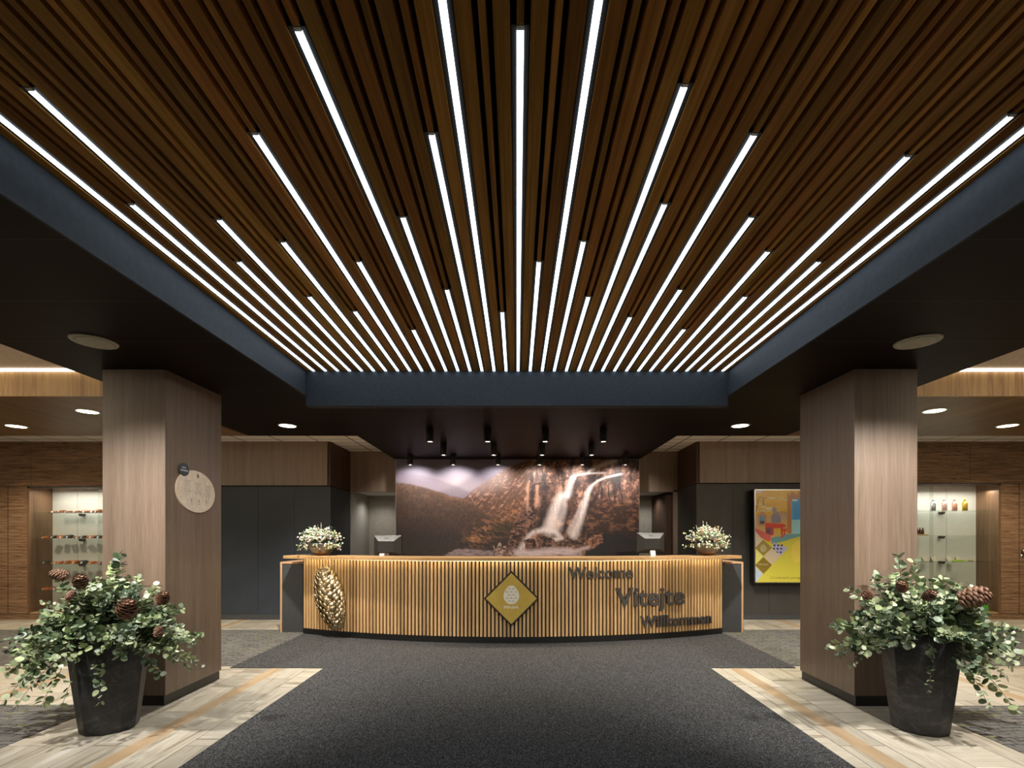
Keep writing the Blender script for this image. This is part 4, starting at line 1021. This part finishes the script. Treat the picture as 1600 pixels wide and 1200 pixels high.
# ------------------------------------------------------------------ poster light box
PX0, PX1, PZ0, PZ1 = 3.847, 4.93, .623, 2.137; PY = 7.83
pos = thing('poster', 'tall framed yellow childrens programme poster with castle scene on the charcoal wall', 'poster', (PX0, PY, PZ0))
PW, PH = PX1-PX0, PZ1-PZ0
MB().box(-.0, PW, .02, 8.0-PY-.002, 0, PH).build('casing', M['black'], pos)
f = MB(); f.box(-.004, .012, -.006, .02, 0, PH); f.box(PW-.012, PW+.004, -.006, .02, 0, PH); f.box(-.004, PW+.004, -.006, .02, 0, .012); f.box(-.004, PW+.004, -.006, .02, PH-.012, PH+.004)
f.build('frame', M['steel'], pos)
def paint_poster(w2=190, h=266):
    # source px of the enlarged view: x 185..(620 visible), y 165..1078; full width ~ 185+650
    sx_ = (1078-165)/PH*1.0
    X = 185+np.linspace(0, PW, w2)[None, :]*sx_*np.ones((h, 1)); Y = np.linspace(165, 1078, h)[:, None]*np.ones((1, w2))
    img = np.ones((h, w2, 3))*lin([222, 165, 40]); n_ = fbm(X/90, Y/22, 5, 4)
    def L(P, c, a=1.0):
        m = inpoly(X, Y, P); img[m] = img[m]*(1-a)+lin(c)*a
    m = np.clip((n_-.5)*6, 0, 1)[..., None]*((Y > 240) & (Y < 380))[..., None]; img = img*(1-m*.6)+lin([240, 225, 180])*m*.6
    L([(185, 165), (270, 165), (260, 195), (185, 205)], (205, 190, 165))
    L([(400, 380), (520, 375), (520, 470), (400, 470)], (175, 140, 90)); L([(400, 418), (520, 416), (520, 425), (400, 428)], (110, 90, 60))
    L([(185, 420), (850, 400), (850, 640), (185, 660)], (196, 160, 120), .6)
    L([(215, 410), (258, 375), (300, 410), (302, 520), (215, 520)], (190, 140, 105)); L([(232, 430), (278, 430), (278, 500), (232, 500)], (90, 150, 170)); L([(240, 470), (280, 470), (280, 500), (240, 500)], (90, 70, 60))
    L([(350, 490), (346, 430), (372, 385), (405, 380), (440, 430), (445, 490)], (142, 128, 128)); L([(352, 350), (372, 335), (398, 340), (402, 390), (368, 395)], (150, 136, 134))
    L([(505, 590), (505, 200), (520, 195), (520, 215), (540, 213), (540, 190), (560, 186), (580, 186), (580, 210), (605, 206), (605, 184), (850, 160), (850, 260), (548, 255), (546, 590)], (178, 118, 62))
    L([(548, 255), (850, 235), (850, 470), (548, 460)], (60, 145, 200)); L([(548, 262), (610, 258), (600, 275), (560, 278)], (225, 235, 240))
    L([(548, 460), (850, 450), (850, 650), (548, 620)], (150, 195, 195))
    L([(345, 640), (480, 600), (850, 590), (850, 760), (520, 740), (350, 690)], (110, 150, 140))
    L([(290, 490), (480, 500), (495, 530), (400, 545), (290, 530)], (206, 70, 48)); L([(290, 530), (370, 535), (370, 610), (290, 620)], (176, 76, 62))
    L([(300, 540), (340, 545), (340, 600), (300, 600)], (110, 80, 90)); L([(440, 530), (458, 530), (458, 635), (440, 635)], (196, 62, 40)); L([(455, 545), (500, 545), (500, 572), (455, 575)], (210, 80, 40)); L([(470, 570), (485, 570), (485, 615), (470, 615)], (200, 70, 40))
    for P in ([(388, 550), (442, 550), (442, 572), (388, 572)], [(388, 572), (398, 572), (394, 620), (384, 620)], [(412, 572), (420, 572), (418, 630), (408, 630)], [(434, 572), (442, 572), (446, 625), (436, 625)]): L(P, (232, 170, 30))
    L([(190, 540), (340, 610), (345, 660), (280, 700), (190, 590)], (206, 100, 80))
    L([(225, 232), (300, 245), (298, 252), (230, 240)], (120, 90, 60)); L([(222, 235), (232, 235), (200, 380), (192, 380)], (150, 110, 60)); L([(262, 255), (275, 255), (275, 320), (262, 320)], (150, 110, 60))
    # diamond pattern below
    L([(185, 600), (360, 700), (640, 620), (640, 1078), (185, 1078)], (198, 186, 62))
    L([(185, 565), (265, 655), (190, 735)], (206, 186, 150)); L([(185, 735), (270, 815), (190, 900)], (216, 206, 110))
    L([(368, 682), (515, 735), (435, 815), (358, 740)], (170, 164, 180))
    for k in range(9):
        L([(375+(k % 3)*36+(k//3)*-6, 700+(k//3)*34), (392+(k % 3)*36+(k//3)*-6, 706+(k//3)*34), (384+(k % 3)*36+(k//3)*-6, 722+(k//3)*34), (368+(k % 3)*36+(k//3)*-6, 714+(k//3)*34)], (50, 42, 48))
    L([(270, 655), (355, 735), (270, 815), (190, 735)], (150, 128, 60)); L([(355, 735), (440, 815), (355, 900), (272, 820)], (196, 176, 136))
    L([(270, 825), (355, 905), (270, 990), (190, 905)], (128, 106, 36)); L([(190, 915), (268, 992), (200, 1070), (185, 1070)], (176, 188, 190))
    L([(195, 1078), (635, 625), (850, 400), (850, 1078)], (198, 186, 62))
    m = (((X-600)/55)**2+((Y-770)/110)**2 < 1) & inpoly(X, Y, [(195, 1078), (635, 625), (850, 400), (850, 1078)]); img[m] = lin([214, 190, 76])
    return np.clip(img*np.array([1.45, 1.55, 2.0])+.012, 0, 1)  # print colours raised overall so the poster looks brightly lit
grid_obj('printed_picture', paint_poster(), lambda u, v: (PW*u, 0, PH*(1-v)), M['poster_print'], pos)
k_ = PH/(1078-165)
fnp = lambda X, Y, d: ((X-185)*k_, d, (1078-Y)*k_)
pt = MB(); cone_logo(pt, lambda u, v, d: ((270-185)*k_+u, -.002+d, (1078-738)*k_+v), 62*k_, 72*k_, 0, 1)
put_text(pt, 'PINIA', (270-185)*k_, (1078-905)*k_, 100*k_, 17*k_, lambda u, v, d: (u, d, v), -.002, 0, .01)
put_text(pt, "Children's programme", (550-185)*k_, (1078-1036)*k_, 430*k_, 22*k_, lambda u, v, d: (u, d, v), -.002, 1)
pt.build('lettering', [M['yellow_box'], M['poster_olive']] if 'poster_olive' in M else [plain('pale_print', (.62, .55, .3, 1), .5), plain('olive_print', (.38, .34, .06, 1), .5)], pos)

# ------------------------------------------------------------------ round plaque on the pillar side (plane x = -2.884)
pq = thing('wall_plaque', 'pale egg-shaped wooden information plaque with dark badge on the pillar side', 'plaque', (-2.884, 4.33, 1.80))
def egg(n_=48):
    P = []
    for k in range(n_):
        a = 2*PI*k/n_; r = 1+.06*math.cos(a*1+2.4)+.035*math.cos(2*a+.9); P.append((.255*r*math.cos(a)+.01, .19*r*math.sin(a)-.005))
    return P
# local: u along +y (depth), v up, thickness towards +x
m = MB(); m.prism(egg(), lambda u, v, d: (d, u, v), .001, .014); fixn(m.build('board', M['pale_ply'], pq, .001))
m = MB(); m.prism([(.062*math.cos(2*PI*k/28)-.17, .056*math.sin(2*PI*k/28)+.165) for k in range(28)], lambda u, v, d: (d, u, v), .0145, .019); fixn(m.build('badge', M['slate'], pq))
m = MB()
for cx_, n0, z0_ in ((-.125, 8, .075), (.02, 8, .065), (.15, 9, .055)):
    for q in range(n0):
        wv = .044-.006*((q*7) % 3); m.box(.0142, .0146, cx_-wv, cx_+wv, z0_-q*.014-.0012, z0_-q*.014+.0012)
for cx_ in (-.07, .03, .13):
    m.box(.0142, .0146, cx_-.012, cx_+.012, -.105, -.101); m.box(.0142, .0146, cx_-.022, cx_+.022, -.125, -.1225); m.box(.0142, .0146, cx_-.003, cx_+.003, -.10, -.075)
cone_logo(m, lambda u, v, d: (.0143, .015+u, .13+v), .026, .04, 0, 0)
m.build('engraved_lines', M['ink'], pq)
m = MB(); m.box(.0192, .0196, -.20, -.15, .176, .186); m.box(.0192, .0196, -.215, -.125, .150, .162); m.build('badge_print', M['tag'], pq)

# ------------------------------------------------------------------ things in the showcases
rnd = random.Random(7)
def pack_proto(mt, name='snack_pack'):
    t = empty(name)
    m = MB(); m.prism([(-.06, 0), (.06, 0), (.062, .03), (-.0, .055), (-.06, .03)], lambda u, v, d: (d, u, v), -.045, .045); fixn(m.build('packet', M[mt], t))
    m = MB(); m.prism([(-.075, .004), (-.058, .036), (-.055, .036), (-.072, .004)], lambda u, v, d: (d, u, v), -.006, .022); fixn(m.build('price_tag', M['tag'], t))
    return t
protos = [pack_proto('orange'), pack_proto('brown_box'), pack_proto('darkgreen')]
used = [False]*3
wl = ['orange', 'brown', 'dark green']
shelf_words = ['top', 'second', 'third', 'bottom']
ord_ = ['first', 'second', 'third', 'fourth', 'fifth', 'sixth', 'seventh', 'eighth', 'ninth', 'tenth', 'eleventh', 'twelfth']
for si, z in enumerate(LS):
    xs = -7.80 if si == 0 else -7.93
    n_ = 8 if si == 0 else 9 if si < 3 else 6
    pat = [[1]*8, [0, 2, 0, 2, 1, 2, 0, 2, 0], [2, 0, 0, 0, 0, 2, 0, 0, 2], [0, 1, 0, 2, 0, 0]][si]
    for k in range(n_):
        ki = pat[k % len(pat)]; s0 = protos[ki]
        if not used[ki]: o = s0; used[ki] = True
        else: o = copy_tree(s0)
        o.location = (xs+k*.125+rnd.uniform(-.012, .012), 8.16+rnd.uniform(-.01, .02), z+.0005); o.rotation_euler = (0, 0, rnd.uniform(-.45, .45)); o.scale = (1, 1, rnd.uniform(.55, 1.15))
        tag(o, '%s snack pack with price tag, %s from the left on the %s glass shelf' % (wl[ki], ord_[k], shelf_words[si]), 'snack pack', 'snack packs on the %s shelf of the left cabinet' % shelf_words[si])
# bottles, top shelf of the other cabinet
bp = None
for k, (px, mt, wd) in enumerate(((1458, 'b_silver', 'silver'), (1475.5, 'b_pink', 'pale pink'), (1491.5, 'b_rose', 'rose copper'), (1507.5, 'b_gold', 'gold'))):
    x = (px-CX)*8.2/F
    t = thing('bottle', '%s metal bottle standing on the top glass shelf' % wd, 'bottle', (x, 8.2, RS[0]), 0, 'metal bottles on the top shelf')
    MB().lathe([(.034, 0), (.037, .01), (.037, .12), (.030, .145), (.016, .155), (.016, .17)], 20).build('body', M[mt], t)
    MB().lathe([(.019, .17), (.019, .195), (.010, .20)], 16).build('cap', M[mt], t)
tr = thing('bottle_rack', 'small pale wooden rack on the second glass shelf', 'rack', (6.745, 8.16, RS[1]))
m = MB(); m.box(-.17, .17, -.04, .06, 0, .022); m.build('rack_base', M['light_wood'], tr); MB().box(-.17, .17, .045, .06, .022, .045).build('back_rail', M['light_wood'], tr)
for k in range(6):
    if k == 0:
        t = b0 = empty('small_bottle'); MB().lathe([(.018, 0), (.019, .07), (.012, .082), (.010, .092)], 14).build('body', M['amber'], t); MB().lathe([(.011, .092), (.011, .108)], 12).build('cap', M['black'], t)
    else: t = copy_tree(b0)
    t.location = (6.61+k*.048, 8.16, RS[1]+.0225)
    tag(t, 'small dark amber bottle in the wooden rack, %s from the left' % ord_[k], 'bottle', 'small bottles in the wooden rack')
def cards(z, xs, words, grp):
    for k, x in enumerate(xs):
        m = MB(); m.prism([(-.03, 0), (.03, 0), (.022, .075), (.012, .075)], lambda u, v, d: (x+d, 8.24+u, z+.0005+v), -.038, .038)
        o = fixn(m.build('card', M['paper_card'])); tag(o, 'small cream card standing on the %s glass shelf, %s from the left' % (words, ord_[k]), 'card', grp)
M['paper_card'] = plain('cream_card', (.6, .52, .42, 1), .6)
cards(RS[2], [6.95, 7.10, 7.36, 7.52], 'third', 'cards on the third shelf')
cards(RS[3], [6.95, 7.09, 7.23, 7.37, 7.55], 'bottom', 'cards on the bottom shelf')
m = MB(); m.prism([(-.09, 0), (.09, 0), (.085, .018), (.0, .034), (-.085, .02)], lambda u, v, d: (7.40+u, 8.10+d, RS[2]+v), -.03, .03)
tag(fixn(m.build('gift_packet', M['lime'])), 'lime green flat packet lying on the third glass shelf', 'packet')
m = MB(); m.lathe([(.004, -.05), (.016, -.04), (.018, .03), (.006, .05)], 12, mat=Matrix.Rotation(PI/2, 4, 'Y'), c=(7.60, 8.10, RS[2]+.018)); tag(m.build('small_tube', M['yellow_box']), 'small pale yellow tube lying on the third glass shelf', 'tube')
m = MB(); m.prism([(-.05, 0), (.05, 0), (.06, .02), (.045, .12), (-.04, .12)], lambda u, v, d: (7.83+u, 8.12+d, .1205+v), -.04, .04)
tag(fixn(m.build('gift_bag', M['green_bright'])), 'bright green bag on the floor of the display cabinet behind the planter leaves', 'bag')

# door lock on the far wall
dk = thing('door_lock', 'round steel knob and lock cylinder on the zebra wood door', 'door lock', (8.36, 8.0, 1.1))
mt_ = Matrix.Rotation(PI/2, 4, 'X')
MB().lathe([(.012, 0), (.014, .02), (.030, .03), (.030, .045), (.012, .052)], 20, mat=mt_, c=(0, 0, .035)).build('knob', M['steel'], dk)
MB().lathe([(.030, 0), (.030, .006), (.012, .006), (.012, .014)], 20, mat=mt_, c=(0, 0, -.045)).build('lock_cylinder', M['steel'], dk)
